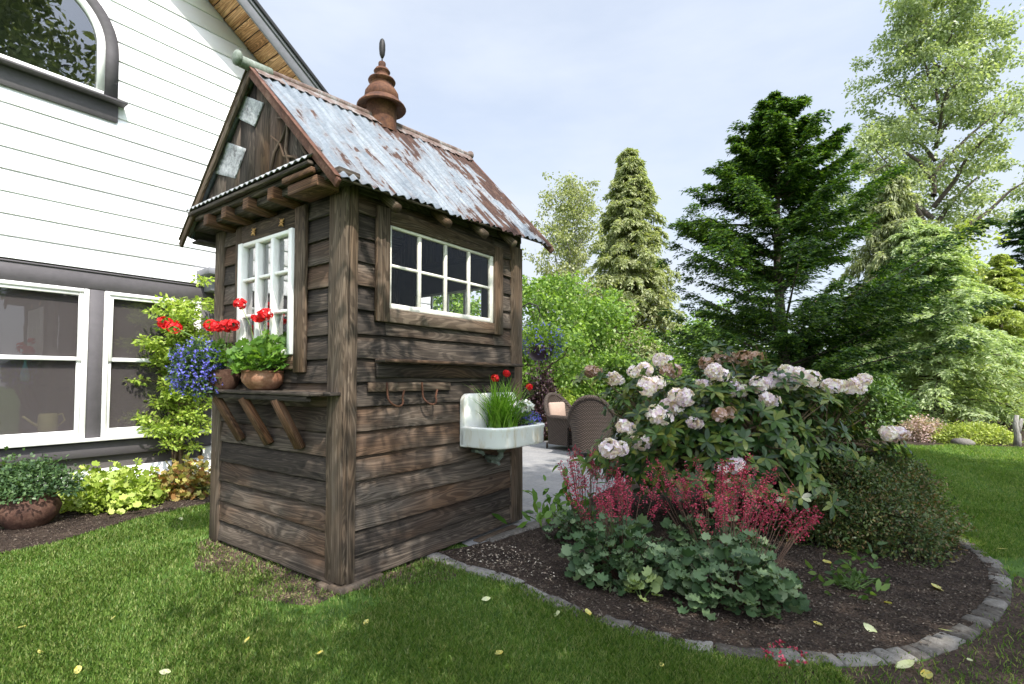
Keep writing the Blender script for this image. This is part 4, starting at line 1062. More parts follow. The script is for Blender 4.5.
# pots on the front shelf
def pot(name, label, base, prof, mat, soilr, soilz, cat='flower pot'):
    root = empty(name, base, label, cat); mb = MB(); mb.lathe(prof, 32, cap=False); mb.build('bowl', mat, root, True, True)
    so_ = MB(); so_.lathe([(soilr, soilz), (soilr*.5, soilz+.01), (.001, soilz+.012)], 20, cap=False); so_.build('potting_soil', M['soil'], root); return root
pb = W(-.105, .80, 1.270)
pot('clay_bowl', 'round terracotta bowl on the shelf under the white casement', pb, [(.001, 0), (.07, 0), (.10, .015), (.138, .06), (.146, .09), (.140, .125), (.146, .13), (.144, .14), (.13, .14), (.125, .10)], M['clay'], .127, .115)
geranium('geranium', 'leafy geranium with one red bloom in the terracotta shelf bowl', pb+np.array([0, 0, .16]), .25, .27, 280, [on_u(265.4, 314.5, -.12), on_u(240, 304, -.12), on_u(258, 317, -.10)], .062, 'l_geran', .052)
pb2 = W(-.13, 1.36, 1.270)
pot('dark_pot', 'dark round pot at the left end of the front shelf', pb2, [(.001, 0), (.085, 0), (.105, .03), (.125, .10), (.13, .15), (.12, .155), (.115, .12)], M['darkclay'], .117, .125)
geranium('geranium', 'geranium with clustered red blooms in the dark shelf pot', pb2+np.array([0, 0, .18]), .17, .20, 90, [on_u(165, 322, -.36), on_u(173.8, 327, -.34), on_u(210.8, 325.4, -.2), on_u(226, 326, -.16), on_u(233, 325, -.14), on_u(217, 327, -.2)], .055, 'l_geran', .055)
mound_flowers('lobelia', 'blue lobelia spilling from the dark pot on the front shelf', on_u(199, 353, -.28), .19, .13, 800, 'blue', 2600, 'l_blue_green', ll=.038, fs=.017, drop=.24)

# ================================================================ HOUSE
HV = 4.3
house = empty('white_house', W(0, HV, 0), 'white clapboard gable house with grey window trim', 'house', rz=math.radians(90)-SA)
# local x = along the wall, y = into the house, z up
AC = (-.78, 5.10)            # arch centre
def rake_z(x): return 6.331-(x-.892)*.698
XL, XR = -9.0, 5.0
def house_wall():
    mb = MB(); z = .10; rev = .2245
    while z < 12.5:
        zt = z+rev+.022; zm = z+rev/2
        xr = min(XR, .892+(6.331-zm)/.698+.12); segs = [(XL, xr)]
        def cut(a, b):
            new = []
            for s_, e_ in segs:
                if b <= s_ or a >= e_: new.append((s_, e_)); continue
                if a > s_: new.append((s_, a))
                if b < e_: new.append((b, e_))
            segs[:] = new
        if z < 2.43 and zt > .55: cut(-3.10, .96)
        if z < 5.1 and zt > 4.40: cut(AC[0]-.68, AC[0]+.68)
        elif zt >= 5.1 and z < AC[1]+.66:
            hh = min(max(zm-AC[1], 0), .655); w = math.sqrt(max(.0, .66**2-hh**2)); cut(AC[0]-w, AC[0]+w)
        for s_, e_ in segs:
            if e_-s_ < .02: continue
            if e_-s_ > 3.2 and not getattr(mb, 'cut', None) == z:
                xj = random.uniform(s_+.8, e_-.8); segs.append((xj+.002, e_)); e_ = xj-.002; mb.cut = z
            pts = [(-.019, z), (-.019, z+.006), (-.006, zt), (.012, zt), (.0, z)]
            vs = [np.array([x, p[0], p[1]]) for x in (s_, e_) for p in pts]; fs = [[0, 1, 2, 3, 4], [9, 8, 7, 6, 5]]
            for q in range(5): q2 = (q+1) % 5; fs.append([q, 5+q, 5+q2, q2])
            mb.add(vs, fs, [(0, 0)]*30)
        z += rev
    return mb
house_wall().build('siding', M['white_siding'], house)
core = MB()   # wall core behind the boards, with window openings left out
core.box((XL, .02, 0), (-3.1, .14, 4.0)); core.box((.96, .02, 0), (XR, .14, 2.6)); core.box((-3.1, .02, 0), (.96, .14, .62)); core.box((-3.1, .02, 2.40), (.96, .14, 4.0)); core.box((.96, .02, 2.6), (3.0, .14, 4.0))
core.box((XL, .02, 4.0), (AC[0]-.6, .14, 6.0)); core.box((AC[0]+.6, .02, 4.0), (1.0, .14, 6.0)); core.box((AC[0]-.6, .02, 4.0), (AC[0]+.6, .14, 4.5)); core.box((-6, .02, 6.0), (.3, .14, 6.6))
core.box((XL, 6.0, 0), (XR, 6.1, 6.0)); core.box((XL, .14, 0), (XL+.1, 6, 6)); core.box((XR-.1, .14, 0), (XR, 6, 2.6))
core.box((XL, .14, -.02), (XR, 6, .02)); core.box((XL+.1, .15, 2.9), (XR, 6, 3.0)); core.build('wall_core', M['interior'], house)
fd = MB(); fd.box((XL, -.004, -.1), (XR, .02, .14), 0); fd.build('foundation', M['stone'], house)
# gable rake: wood soffit, grey fascia, dark roof edge
OV = .50; rk = MB()
sl = math.hypot(1, .698)
x_a, x_b = -2.6, 4.4
def rp(x, y, dz=0): return np.array([x, y, rake_z(x)+dz])
L_ = (x_b-x_a)*sl; nbd = int(L_/.16)
for k in range(nbd):
    xa = x_a+(x_b-x_a)*k/nbd+.004; xb = x_a+(x_b-x_a)*(k+1)/nbd-.004
    mid = (xa+xb)/2; dv = np.array([1, 0, -.698])/sl
    rk.beam(rp(mid, -OV+.02, .015), rp(mid, -.02, .015), (xb-xa)*sl, .02, up=(.698/sl, 0, 1/sl), bev=.004)
rs = rk.build('soffit', M['soffit'], house)
f_ = MB(); f_.beam(rp(x_a, -OV, .105), rp(x_b, -OV, .105), .03, .20, up=(.698/sl, 0, 1/sl)); f_.beam(rp(x_a, -OV-.02, .18), rp(x_b, -OV-.02, .18), .03, .05, up=(.698/sl, 0, 1/sl)); f_.build('fascia', M['rake_trim'], house)
f_ = MB(); f_.beam(rp(x_a, 2.7, .24), rp(x_b, 2.7, .24), 6.5, .03, up=(.698/sl, 0, 1/sl)); rf = f_.build('roof', M['shingle'], house)
f_ = MB(); f_.beam(rp(x_a, -OV-.045, .228), rp(x_b, -OV-.045, .228), .03, .05, up=(.698/sl, 0, 1/sl)); f_.build('roof_edge', M['black'], rf)
# left roof slope
def rl(x, y, dz=0): return np.array([x, y, rake_z(x_a)-(x_a-x)*.698+dz])
f_ = MB(); f_.beam(rl(-9.2, 2.7, .24), rl(x_a, 2.7, .24), 6.5, .03, up=(-.698/sl, 0, 1/sl)); f_.build('roof_slope', M['shingle'], rf)
# ground floor window band: trim, two double-hung windows
t_ = MB(); t_.box((-3.2, -.040, 2.345), (1.05, -.018, 2.53), 0); t_.box((-3.2, -.052, 2.53), (1.05, -.018, 2.548), 0); t_.box((-.245, -.038, .70), (-.115, -.016, 2.343), 2); t_.box((-1.38, -.038, .70), (-1.25, -.016, 2.343), 2); t_.box((.90, -.038, .70), (1.05, -.016, 2.343), 2); t_.box((-3.2, -.040, .49), (1.05, -.018, .645), 0)
t_.build('window_trim', M['grey_trim'], house)
t_ = MB(); t_.box((-3.22, -.105, .665), (1.07, -.0, .70), 0); t_.build('window_sill', M['white_paint'], house)
def dh_window(xa, xb):
    w = MB(); za, zb = .70, 2.34
    w.box((xa, -.045, za), (xa+.045, .04, zb), 2); w.box((xb-.045, -.045, za), (xb, .04, zb), 2); w.box((xa+.046, -.045, zb-.04), (xb-.046, .04, zb), 0); w.box((xa+.046, -.045, za), (xb-.046, .04, za+.05), 0)
    fr_ = w.build('window', M['white_paint'], house)
    zm = 1.572
    s1 = MB()
    for (lo, hi, y, nm) in ((zm-.025, zb-.041, -.028, 0), (za+.051, zm+.02, -.005, 1)):
        s1.box((xa+.046, y, lo), (xa+.085, y+.03, hi), 2); s1.box((xb-.085, y, lo), (xb-.046, y+.03, hi), 2); s1.box((xa+.086, y, lo), (xb-.086, y+.03, lo+.04), 0); s1.box((xa+.086, y, hi-.035), (xb-.086, y+.03, hi), 0)
    s1.build('sash', M['white_paint'], fr_)
    pane('glass', [(xa+.07, -.013, zm), (xb-.07, -.013, zm), (xb-.07, -.013, zb-.05), (xa+.07, -.013, zb-.05)], M['glass_house'], fr_); pane('glass', [(xa+.07, .009, za+.06), (xb-.07, .009, za+.06), (xb-.07, .009, zm-.002), (xa+.07, .009, zm-.002)], M['glass_house'], fr_)
    pane('screen', [(xa+.05, .036, za+.04), (xb-.05, .036, za+.04), (xb-.05, .036, zb-.03), (xa+.05, .036, zb-.03)], M['screen'], fr_)
dh_window(-1.245, -.250); dh_window(-.110, .895); dh_window(-2.40, -1.385)
# arched window
def arc(r, n=28, flat=True): return [(AC[0]+r*math.cos(a), AC[1]+r*math.sin(a)) for a in np.linspace(0, PI, n)]
def arch_band(r0, r1, zb, y0, y1, name, mat, parent):
    mb = MB(); o = [(AC[0]+r1, zb)]+arc(r1)+[(AC[0]-r1, zb)]; i = [(AC[0]+r0, zb)]+arc(r0)+[(AC[0]-r0, zb)]
    n = len(o); vs = [np.array([p[0], y, p[1]]) for y in (y0, y1) for L in (o, i) for p in L]; fs = []
    for k in range(n-1):
        fs.append([k, k+1, n+k+1, n+k]); fs.append([k, 2*n+k, 2*n+k+1, k+1]); fs.append([n+k, n+k+1, 3*n+k+1, 3*n+k]); fs.append([2*n+k, 3*n+k, 3*n+k+1, 2*n+k+1])
    fs.append([0, n, 3*n, 2*n]); fs.append([n-1, 3*n-1, 4*n-1, 2*n-1][::1])
    mb.add(vs, fs, [(0, 0)]*sum(len(f) for f in fs)); return mb.build(name, mat, parent)
aw = arch_band(.605, .73, 4.56, -.045, -.012, 'arched_window', M['grey_trim'], house)
arch_band(.535, .603, 4.60, -.055, .03, 'frame', M['white_paint'], aw)
b_ = MB(); b_.box((AC[0]-.60, -.055, 4.56), (AC[0]+.60, .03, 4.60), 0); b_.box((AC[0]-.62, -.06, 4.527), (AC[0]+.62, -.0, 4.558), 0); b_.build('bottom_rail', M['white_paint'], aw)
b_ = MB(); b_.box((AC[0]-.80, -.15, 4.50), (AC[0]+.80, -.0, 4.525), 0); b_.build('sill', M['grey_trim'], aw)
b_ = MB(); b_.box((AC[0]-.74, -.040, 4.30), (AC[0]+.74, -.015, 4.498), 0); b_.build('apron', M['grey_trim'], aw)
pane('glass', [(p[0], -.02, p[1]) for p in [(AC[0]+.545, 4.59)]+arc(.545)+[(AC[0]-.545, 4.59)]], M['glass_dark'], aw)
# bay gutter end beside the shed
b_ = MB(); b_.box((.84, -.36, 2.66), (1.6, -.0, 2.74), 0); b_.box((.92, -.24, 2.47), (1.5, -.0, 2.655), 0); b_.build('eave_return', M['rake_trim'], house)
# things on the sill inside
wc = empty('watering_can', W(-.52, 4.46, .79), 'pale yellow watering can inside the left house window', 'watering can', rz=math.radians(90)-SA)
mb = MB(); mb.lathe([(.001, 0), (.085, 0), (.088, .01), (.082, .17), (.070, .19), (.06, .185)], 20, cap=False); b0 = mb.build('body', M['yellow'], wc, True)
mb = MB(); mb.tube([(-.07, 0, .05), (-.13, 0, .10), (-.20, 0, .17)], [.018, .012, .012], 8); mb.build('spout', M['yellow'], wc, True)
mb = MB(); mb.tube([(.06, 0, .17), (.12, 0, .18), (.14, 0, .11), (.085, 0, .05)], .008, 8); mb.build('handle', M['yellow'], wc, True)
tv = MB(); tv.lathe([(.001, -.10), (.035, -.09), (.040, -.04), (.028, .03), (.012, .09), (.006, .17), (.001, .18)], 14); o = tv.build('hanging_ornament', M['teal'], None, True); o.location = tuple(W(-.72, 4.44, 1.42)); tag(o, 'teal glass drop hanging inside the left house window', 'ornament')

# ================================================================ PLANTS BY THE HOUSE
pot('round_pot', 'squat dark brown clay pot on the soil by the house', (-4.43, 4.74, .0), [(.001, 0), (.12, 0), (.155, .02), (.215, .10), (.235, .17), (.215, .235), (.185, .265), (.195, .295), (.205, .31), (.185, .31), (.17, .26)], M['darkclay'], .178, .27)
root, _ = dome_shrub('trailing_plant', 'blue green small leaved plant overflowing the squat brown pot', 'plant', (-4.43, 4.76, .27), .33, .30, .27, 380, 10, .038, .022, M['l_blue_green'], M['green_stem'], shape=OVAL, rough=.25)
dome_shrub('dark_shrub', 'mid green shrub at the left edge beside the brown pot', 'shrub', (-5.2, 4.75), .55, .5, .62, 420, 10, .05, .03, M['l_mid'], M['twig'])
dome_shrub('hosta', 'lime yellow leafy plant beside the brown pot', 'plant', (-4.20, 5.42), .42, .30, .28, 340, 3, .075, .07, M['l_hosta'], M['green_stem'], shape=LOBED, rough=.15, updir=1.0)
dome_shrub('coral_bells', 'gold and bronze leaved plant at the foot of the lime shrub', 'plant', (-3.75, 5.95), .30, .26, .26, 180, 4, .07, .065, M['l_varieg'], M['green_stem'], shape=LOBED, rough=.15, updir=.9)
def tall_shrub():
    base = np.array([-4.12, 6.35, 0.]); root = empty('lime_shrub', base, 'tall airy lime green shrub in front of the house wall', 'shrub'); t = MB(); pts = []
    for k in range(9):
        a = random.random()*6.28; top = np.array([random.uniform(-.38, .32), random.uniform(-.25, .25), random.uniform(1.2, 2.35)])
        p = [np.array([random.gauss(0, .07), random.gauss(0, .06), 0]), np.array([top[0]*.35, top[1]*.35, top[2]*.4]), top*np.array([.8, .8, .75]), top]
        t.tube(p, [.016, .013, .009, .004], 6, False)
        for q in np.linspace(.3, 1, 6):
            i = min(int(q*3), 2); f = q*3-i; c = p[i]*(1-f)+p[i+1]*f
            for _ in range(3):
                e = c+np.array([random.gauss(0, .16), random.gauss(0, .15), random.gauss(.05, .07)]); t.tube([c, (c+e)/2+np.array([0, 0, .02]), e], [.006, .004, .002], 4, False); pts.append(e)
    t.build('stems', M['twig'], root, True); pts = np.array(pts)
    lo = pts[pts[:, 2] < 1.4]; pts = np.concatenate([pts, pts[pts[:, 2] > 1.6]+rng.normal(0, .08, pts[pts[:, 2] > 1.6].shape)])
    ci = np.repeat(np.arange(len(pts)), 64); o = rdir(len(ci))*rng.random((len(ci), 1))**.5*np.array([.12, .12, .055])
    P = pts[ci]+o; polys_obj('foliage', leaves(P, o+rdir(len(ci))*.07, np.array([0, 0, 1.])+rng.normal(0, .5, (len(ci), 3)), .052*rng.uniform(.6, 1.3, len(ci)), .030, OVAL), M['l_lime'], root)
tall_shrub()
sb = MB(); sb.lathe([(.001, -.02), (.12, 0), (.135, .05), (.11, .10), (.05, .125), (.001, .13)], 9, jit=.12); o = sb.build('rock', M['stone'], None); o.location = tuple(on_ground(141, 497)); o.rotation_euler = (0, 0, .4); tag(o, 'pale grey rock between the lime plant and the shrub', 'rock')

# ================================================================ BED PLANTS
def heuchera(label, base, rx, ry, h, n, flowers, fh, fspread, seed, mat='l_heuch', fdir=(0, 0)):
    base = np.array([base[0], base[1], 0.]); root = empty('coral_bells', base, label, 'plant')
    d = rdir(n); d[:, 2] = np.abs(d[:, 2]); rad = rng.uniform(.55, 1.05, (n, 1))
    P = d*np.array([rx, ry, h])*rad; P[:, 2] += .02
    ph = rng.random(2)*6; P[:, 2] *= 1+.18*np.sin(np.arctan2(d[:, 1], d[:, 0])*3+ph[0])
    Nn = unit(d*.55+np.array([0, -.25, .85])+rng.normal(0, .28, (n, 3))); D = unit(d*np.array([1, 1, .1])+rng.normal(0, .35, (n, 3)))
    polys_obj('foliage', leaves(P, D, Nn, .078*rng.uniform(.5, 1.15, n), .082*rng.uniform(.6, 1.15, n), LOBED), M[mat], root)
    t = MB(); FP = []
    for i in range(0, n, 5): t.tube([(P[i, 0]*.15, P[i, 1]*.15, 0), P[i]*.6, P[i]], [.003, .0025, .002], 4, False)
    for i in range(flowers):
        a = random.random()*2*PI; r = random.random()**.6; top = np.array([math.cos(a)*r*fspread[0]+fdir[0], math.sin(a)*r*fspread[1]+fdir[1], fh*random.uniform(.68, 1.08)])
        b = np.array([top[0]*.3, top[1]*.3, .05]); m_ = b*.4+top*.6+np.array([0, 0, .05]); t.tube([b, m_, top], [.0028, .0022, .0015], 4, False)
        nf = random.randint(38, 70); s = rng.random(nf)**.8; ax = m_*(1-s[:, None])+top*s[:, None]; ww = .048*(1.15-s*.75)
        FP.append(ax+rdir(nf)*ww[:, None]*rng.uniform(.4, 1, (nf, 1)))
    t.build('stems', M['bark_red'] if flowers else M['green_stem'], root, True)
    if flowers:
        FP = np.concatenate(FP); k = len(FP); dd = rdir(k)*np.array([1, 1, .5]); V = [leaves(FP, dd, rdir(k), .015*rng.uniform(.6, 1.35, k), .0095, DIAMOND), leaves(FP, dd, rdir(k), .015, .009, DIAMOND)]
        polys_obj('blossom', np.concatenate(V), M['coral'], root)
    return root
heuchera('front left coral bells with mounded silvery green leaves', (.74, 3.50), .36, .27, .34, 440, 26, .66, (.40, .25), 1, fdir=(-.02, .25))
heuchera('front right coral bells with silvery leaves reaching the edging', (1.33, 3.14), .37, .27, .33, 470, 34, .58, (.50, .22), 2, fdir=(.34, .30))
heuchera('rear coral bells with dense tall coral flower sprays below the rhododendron', (1.50, 3.85), .40, .25, .30, 220, 48, .72, (.62, .24), 3)
heuchera('coral bells nearest the patio with flower sprays over the paving', (.62, 4.28), .30, .22, .26, 160, 26, .72, (.32, .18), 4)
heuchera('pale lime coral bells seedling between the two front clumps', (.80, 3.20), .10, .07, .14, 26, 0, .4, (.1, .1), 5, 'l_heuch_lime')
dome_shrub('seedling', 'small green seedling alone on the dark soil', 'plant', on_ground(852, 590), .11, .10, .13, 26, 4, .07, .03, M['l_mid'], M['green_stem'], shape=OVAL, rough=.1)
dome_shrub('broad_leaf_plant', 'plant with pointed bright leaves at the patio corner of the bed', 'plant', on_ground(556, 520), .24, .18, .16, 34, 3, .15, .06, M['l_geran'], M['green_stem'], shape=OVAL, rough=.1)
mound_flowers('spilled_blossom', 'pink red fallen blossom strands over the stone edging', on_ground(785, 660)+np.array([0, 0, .03]), .10, .03, 60, 'coral', 60, 'l_heuch')

# rhododendron
def rhodo():
    base = np.array([2.15, 5.0, 0.]); root = empty('rhododendron', base, 'large rhododendron with pale pink flower trusses in the bed', 'shrub')
    t = MB(); tips = []; outs = []
    main = []
    for k in range(15):
        a = 2*PI*k/15+random.uniform(-.2, .2); b = np.array([random.gauss(0, .10), random.gauss(0, .08), 0.]); e = np.array([math.cos(a)*random.uniform(.5, .95), math.sin(a)*random.uniform(.35, .6), random.uniform(.55, 1.0)])
        m_ = e*.5+np.array([0, 0, .0]); t.tube([b, m_+rng.normal(0, .04, 3), e], [.022, .016, .011], 6, False); main.append((m_, e))
    tr = [(652, 396, 4.25, 0, 1), (690, 404, 4.25, 0, 1), (676, 403, 4.3, 0, 1), (653, 420, 4.2, 0, 1), (645, 443, 4.25, 0, .8), (605, 440, 4.2, 0, 1), (737, 461, 4.15, 0, 1), (592, 364, 4.7, 1, .7), (620, 378, 4.55, 0, .8), (657, 358, 4.8, 0, .8),
          (640, 372, 4.6, 0, .9), (720, 380, 4.4, 0, 1), (712, 372, 4.35, 0, .9), (732, 396, 4.4, 0, .9), (758, 376, 4.5, 0, 1), (742, 357, 4.8, 1, 1), (728, 353, 4.9, 1, .9), (775, 374, 4.5, 0, 1), (800, 371, 4.6, 0, 1.1), (812, 378, 4.55, 0, 1), (833, 385, 4.6, 0, 1), (850, 387, 4.65, 0, .9), (862, 384, 4.8, 0, .7),
          (708, 362, 4.8, 1, .8), (716, 407, 4.3, 1, .7), (701, 384, 4.5, 0, .7), (624, 431, 4.25, 0, .6), (883, 432, 4.5, 0, .8), (897, 436, 4.5, 1, .9), (675, 373, 4.7, 1, .7), (693, 420, 4.3, 0, .5), (765, 392, 4.4, 0, .7)]
    n = 980; d = rdir(n); d[:, 2] = np.abs(d[:, 2])*1.0
    az = np.arctan2(d[:, 1], d[:, 0]); rr = 1+.10*np.sin(3*az+1)+.09*np.sin(8*az+d[:, 2]*6)+rng.normal(0, .05, n)
    rad = rng.uniform(.5, 1, n)**.5*rr
    P = d*np.array([1.38, .90, 1.20])*rad[:, None]; P[:, 2] += .36; P[:, 0] += np.where(P[:, 2] < .8, .0, .0)
    P[:, 2] -= .12*np.clip(P[:, 0]-.5, 0, 1.2)
    ex = []
    for q in tr:
        for _ in range(4): ex.append(at(q[0], q[1], q[2])-base+np.array([random.gauss(0, .09), random.gauss(.05, .06), random.uniform(-.20, -.06)]))
    ex = np.array(ex); P = np.concatenate([P, ex]); d = np.concatenate([d, unit(ex)]); n = len(P)
    for i in range(0, n, 2):
        m_, e = main[np.argmin([np.linalg.norm(P[i]-q[1]) for q in main])]; s_ = e+(m_-e)*random.uniform(0, .6); t.tube([s_, (s_+P[i])/2+rng.normal(0, .03, 3), P[i]], [.009, .006, .004], 5, False)
    t.build('stems', M['twig'], root, True)
    out = unit(d*np.array([1, 1, .8])+np.array([0, -.15, .35]))
    k = 9; ci = np.repeat(np.arange(n), k); K = len(ci); a = np.tile(np.arange(k)*2*PI/k, n)+rng.normal(0, .25, K)
    ax1 = unit(np.cross(out, np.array([.3, .2, 1.]))); ax2 = np.cross(out, ax1)
    D = ax1[ci]*np.cos(a)[:, None]+ax2[ci]*np.sin(a)[:, None]+out[ci]*rng.uniform(-.15, .55, (K, 1))+np.array([0, 0, -.12])
    sh = np.array([(0, .03, 0), (.08, .10, .0), (.35, .42, .03), (.65, .45, .02), (.88, .25, -.04), (1, 0, -.10), (.88, -.25, -.04), (.65, -.45, .02), (.35, -.42, .03), (.08, -.10, 0)])
    polys_obj('foliage', leaves(P[ci], D, out[ci]+rng.normal(0, .15, (K, 3))+np.array([0, 0, .3]), 0.115*rng.uniform(.6, 1.15, K), .042*rng.uniform(.8, 1.2, K), sh), M['l_rhodo'], root)
    for (px, py, Y, kind, sc) in tr:
        c = at(px, py, Y)-base+np.array([random.gauss(0, .025), random.gauss(0, .05), random.gauss(-.01, .045)]); r = .098*sc
        V = np.concatenate([truss(c, r*.72, int(30*sc), .038), truss(c+np.array([random.choice([-1, 1])*r*random.uniform(.6, 1.3), random.uniform(-.3, .3)*r, random.uniform(-.4, .4)*r]), r*.55, int(15*sc), .034)])
        polys_obj('flower_truss', V, M['pink_spent' if kind else 'pink_pale'], root)
rhodo()
# azalea mass on the right of the bed
dome_shrub('azalea', 'dense low small leaved bush at the right of the bed', 'shrub', (3.05, 4.80), .80, 1.0, .72, 2600, 14, .030, .014, M['l_azalea'], M['twig'], rough=.16, shell=.75)
dome_shrub('azalea', 'lower spreading bush in front of the dense small leaved one', 'shrub', (2.75, 4.42), .55, .40, .38, 1000, 12, .030, .014, M['l_azalea'], M['twig'], rough=.2, shell=.7)

# ================================================================ FALLEN LEAVES
fl = [(22, 627, 'small yellow leaf on the lawn at the left edge', 0, .05), (78, 670, 'yellow leaf on the lawn near the bottom left corner', 0, .05), (165, 672, 'pale curled leaf on the lawn at the bottom left', 1, .05), (246, 641, 'tan leaf on the lawn left of the shed corner', 0, .045), (320, 653, 'yellowish leaf on the lawn below the shed corner', 0, .05), (499, 653, 'bright yellow leaf on the lawn at the bottom middle', 0, .065), (557, 614, 'pale green leaf on the lawn touching the stone edging', 1, .065), (486, 599, 'pale leaf standing in the lawn near the edging start', 1, .055), (818, 624, 'bright yellow leaf on the soil near the front edging', 0, .07), (870, 629, 'pale narrow leaf on the soil inside the front edging', 1, .075), (888, 603, 'yellow leaf on the soil right of the seedling', 0, .055), (827, 562, 'green yellow leaf on the soil beside the coral flowers', 0, .08), (938, 588, 'long tan leaf on the soil near the right edging', 0, .12), (927, 675, 'yellow leaf on bare ground at the bottom right', 0, .075), (905, 665, 'thin pale leaf strip on bare ground outside the edging', 1, .09), (970, 660, 'small tan leaf on the bare ground at lower right', 1, .035), (588, 621, 'yellow leaf lying on the front edging stones', 0, .06), (800, 598, 'pale leaf on the soil beside the silvery leaves', 1, .06), (113, 618, 'light yellow leaf on the lawn left of the shed', 0, .04), (40, 652, 'dull brown leaf on the left lawn', 0, .035), (430, 668, 'small tan leaf on the lawn below the shed side', 0, .035), (1003, 549, 'yellow leaf on the lawn right of the edging', 0, .06), (181, 519, 'pale broad leaf on the lawn by the shed post', 1, .06), (662, 665, 'small yellow leaf on the lawn at the lower middle', 0, .035), (366, 622, 'small tan leaf on the lawn below the brick block', 0, .04), (946, 640, 'narrow tan leaf lying on the lower right edging', 1, .06)]
for i, (px, py, lab, kind, s) in enumerate(fl):
    inb = px > 780 and py < 640 and px < 960 or px in (588, 946)
    p = on_ground(px, py, .024 if not inb else .018)
    if px in (588, 946): p[2] = .066
    a = rng.random()*6.28
    n = 7; V = []
    for k in range(n):      # curled leaf strips along its midrib
        x0, x1 = k/n, (k+1)/n; w0 = .30*math.sin(PI*min(x0+.02, 1))**.7; w1 = .30*math.sin(PI*x1)**.7 if x1 < 1 else 0
        z = lambda x, s_: .16*abs(s_)*2*w0+.10*(x-.5)**2*2
        for sd in (-1, 1):
            q = [(x0, 0, z(x0, 0)), (x1, 0, z(x1, 0)), (x1, sd*w1, z(x1, .5)), (x0, sd*w0, z(x0, .5))]
            V.append(q if sd < 0 else q[::-1])
    V = np.array(V)*s*1.05; V[:, :, 0] -= s*.5; o = polys_obj('fallen_leaf', V, M['fallen_pale' if kind else 'fallen']); o.location = tuple(p); o.rotation_euler = (rng.normal(0, .25), rng.normal(0, .25), a)
    tag(o, lab, 'leaf', 'fallen leaves')

# ================================================================ PATIO FURNITURE
def armchair(label, loc, rz):
    root = empty('wicker_armchair', loc, label, 'armchair', rz=rz, group='wicker armchairs on the patio')
    # local: front faces -y
    mb = MB(); K = 26; R = .36; rows = []
    def hh(a):   # height of the curved back and arms, a from -1 (left arm front) to 1
        t = abs(a); return 1.03-.16*(t/.42)**2 if t < .42 else .87-(t-.42)/.33*.25 if t < .75 else .62
    vs = []; nr = 9
    for side in (0, 1):
        for i in range(K+1):
            a = -1+2*i/K; th = a*PI*.52
            if abs(a) <= .8:
                ang = th; x = math.sin(ang/.52*.5*1.25)*(R if not side else R-.045); y = math.cos(ang/.52*.5*1.25)*(R*.86 if not side else R*.86-.045)
            else:
                x = math.copysign(R if not side else R-.045, a); y = -(abs(a)-.8)/.2*.40
                if side: y = y
            H = hh(a)
            for j in range(nr+1):
                s = j/nr; z = .10+(H-.10)*s; fl_ = 1+.17*s**3*(1 if not side else .9)-.05*(1-s)
                vs.append(np.array([x*fl_, y*fl_-.0, z]))
    fs = []; n1 = (K+1)*(nr+1)
    for i in range(K):
        for j in range(nr):
            a = i*(nr+1)+j; b = a+nr+1; fs.append([a, a+1, b+1, b]); fs.append([n1+a, n1+b, n1+b+1, n1+a+1])
        a = i*(nr+1)+nr; b = a+nr+1; fs.append([a, n1+a, n1+b, b])
    for i in (0, K):
        for j in range(nr): a = i*(nr+1)+j; fs.append([a, n1+a, n1+a+1, a+1] if i == 0 else [a, a+1, n1+a+1, n1+a])
    mb.add(vs, fs, [(0, 0)]*sum(len(f) for f in fs)); mb.build('back_shell', M['wicker'], root, True, True)
    rim = MB(); pts = []
    for i in range(K+1):
        a = i*(nr+1)+nr; pts.append((vs[a]+vs[n1+a])/2)
    pts = [np.array([pts[0][0], pts[0][1]-.03, .45]), np.array([pts[0][0], pts[0][1]-.04, .60])]+pts+[np.array([pts[-1][0], pts[-1][1]-.04, .60]), np.array([pts[-1][0], pts[-1][1]-.03, .45])]
    rim.tube(pts, .044, 10); rim.build('rolled_arm', M['wicker'], root, True)
    st = MB(); st.box((-.28, -.40, .10), (.28, .14, .36), bev=.03); st.build('seat_base', M['wicker'], root)
    cu = MB(); cu.box((-.25, -.42, .365), (.25, .12, .47), bev=.035); c = cu.build('seat_cushion', M['cushion'], root)
    cb = MB(); cb.beam((0, .165, .47), (0, .215, .88), .44, .09, up=(0, 1, 0), bev=.03); cb.build('back_cushion', M['cream'], root)
    for sx in (-1, 1):
        for y in (-.36, .2): l = MB(); l.tube([(sx*.28, y, 0), (sx*.28, y, .12)], [.018, .022], 8); l.build('leg', M['darkwood'], root)
    return root
armchair('wicker armchair turned away, its tall curved back towards us', (1.40, 8.95, .01), math.radians(165))
armchair('wicker armchair with tan seat cushion facing us', (1.02, 10.0, .01), math.radians(42))

# hanging basket on a crook, and planters behind
hb = empty('hanging_basket', at(540, 346, 6.6), 'plum coloured hanging basket beyond the shed corner', 'hanging basket')
mb = MB(); mb.lathe([(.001, -.19), (.10, -.18), (.17, -.10), (.195, 0), (.185, .0), (.15, -.08)], 24, cap=False); mb.build('bowl', M['plum'], hb, True)
mb = MB()
for k in range(3): a = 2*PI*k/3; mb.tube([(.19*math.cos(a), .19*math.sin(a), 0), (0, 0, .42)], .004, 5)
mb.build('chain', M['iron'], hb)
hp = at(540, 346, 6.6)
ck = empty('basket_crook', (hp[0]-.30, hp[1]+.05, 0), 'thin black iron crook carrying the hanging basket', 'plant hanger'); mb = MB()
mb.tube([(0, 0, 0), (0, 0, hp[2]+.35), (.05, -.01, hp[2]+.50), (.16, -.03, hp[2]+.56), (.27, -.05, hp[2]+.52), (.30, -.05, hp[2]+.43)], .010, 8); mb.build('rod', M['iron'], ck, True)
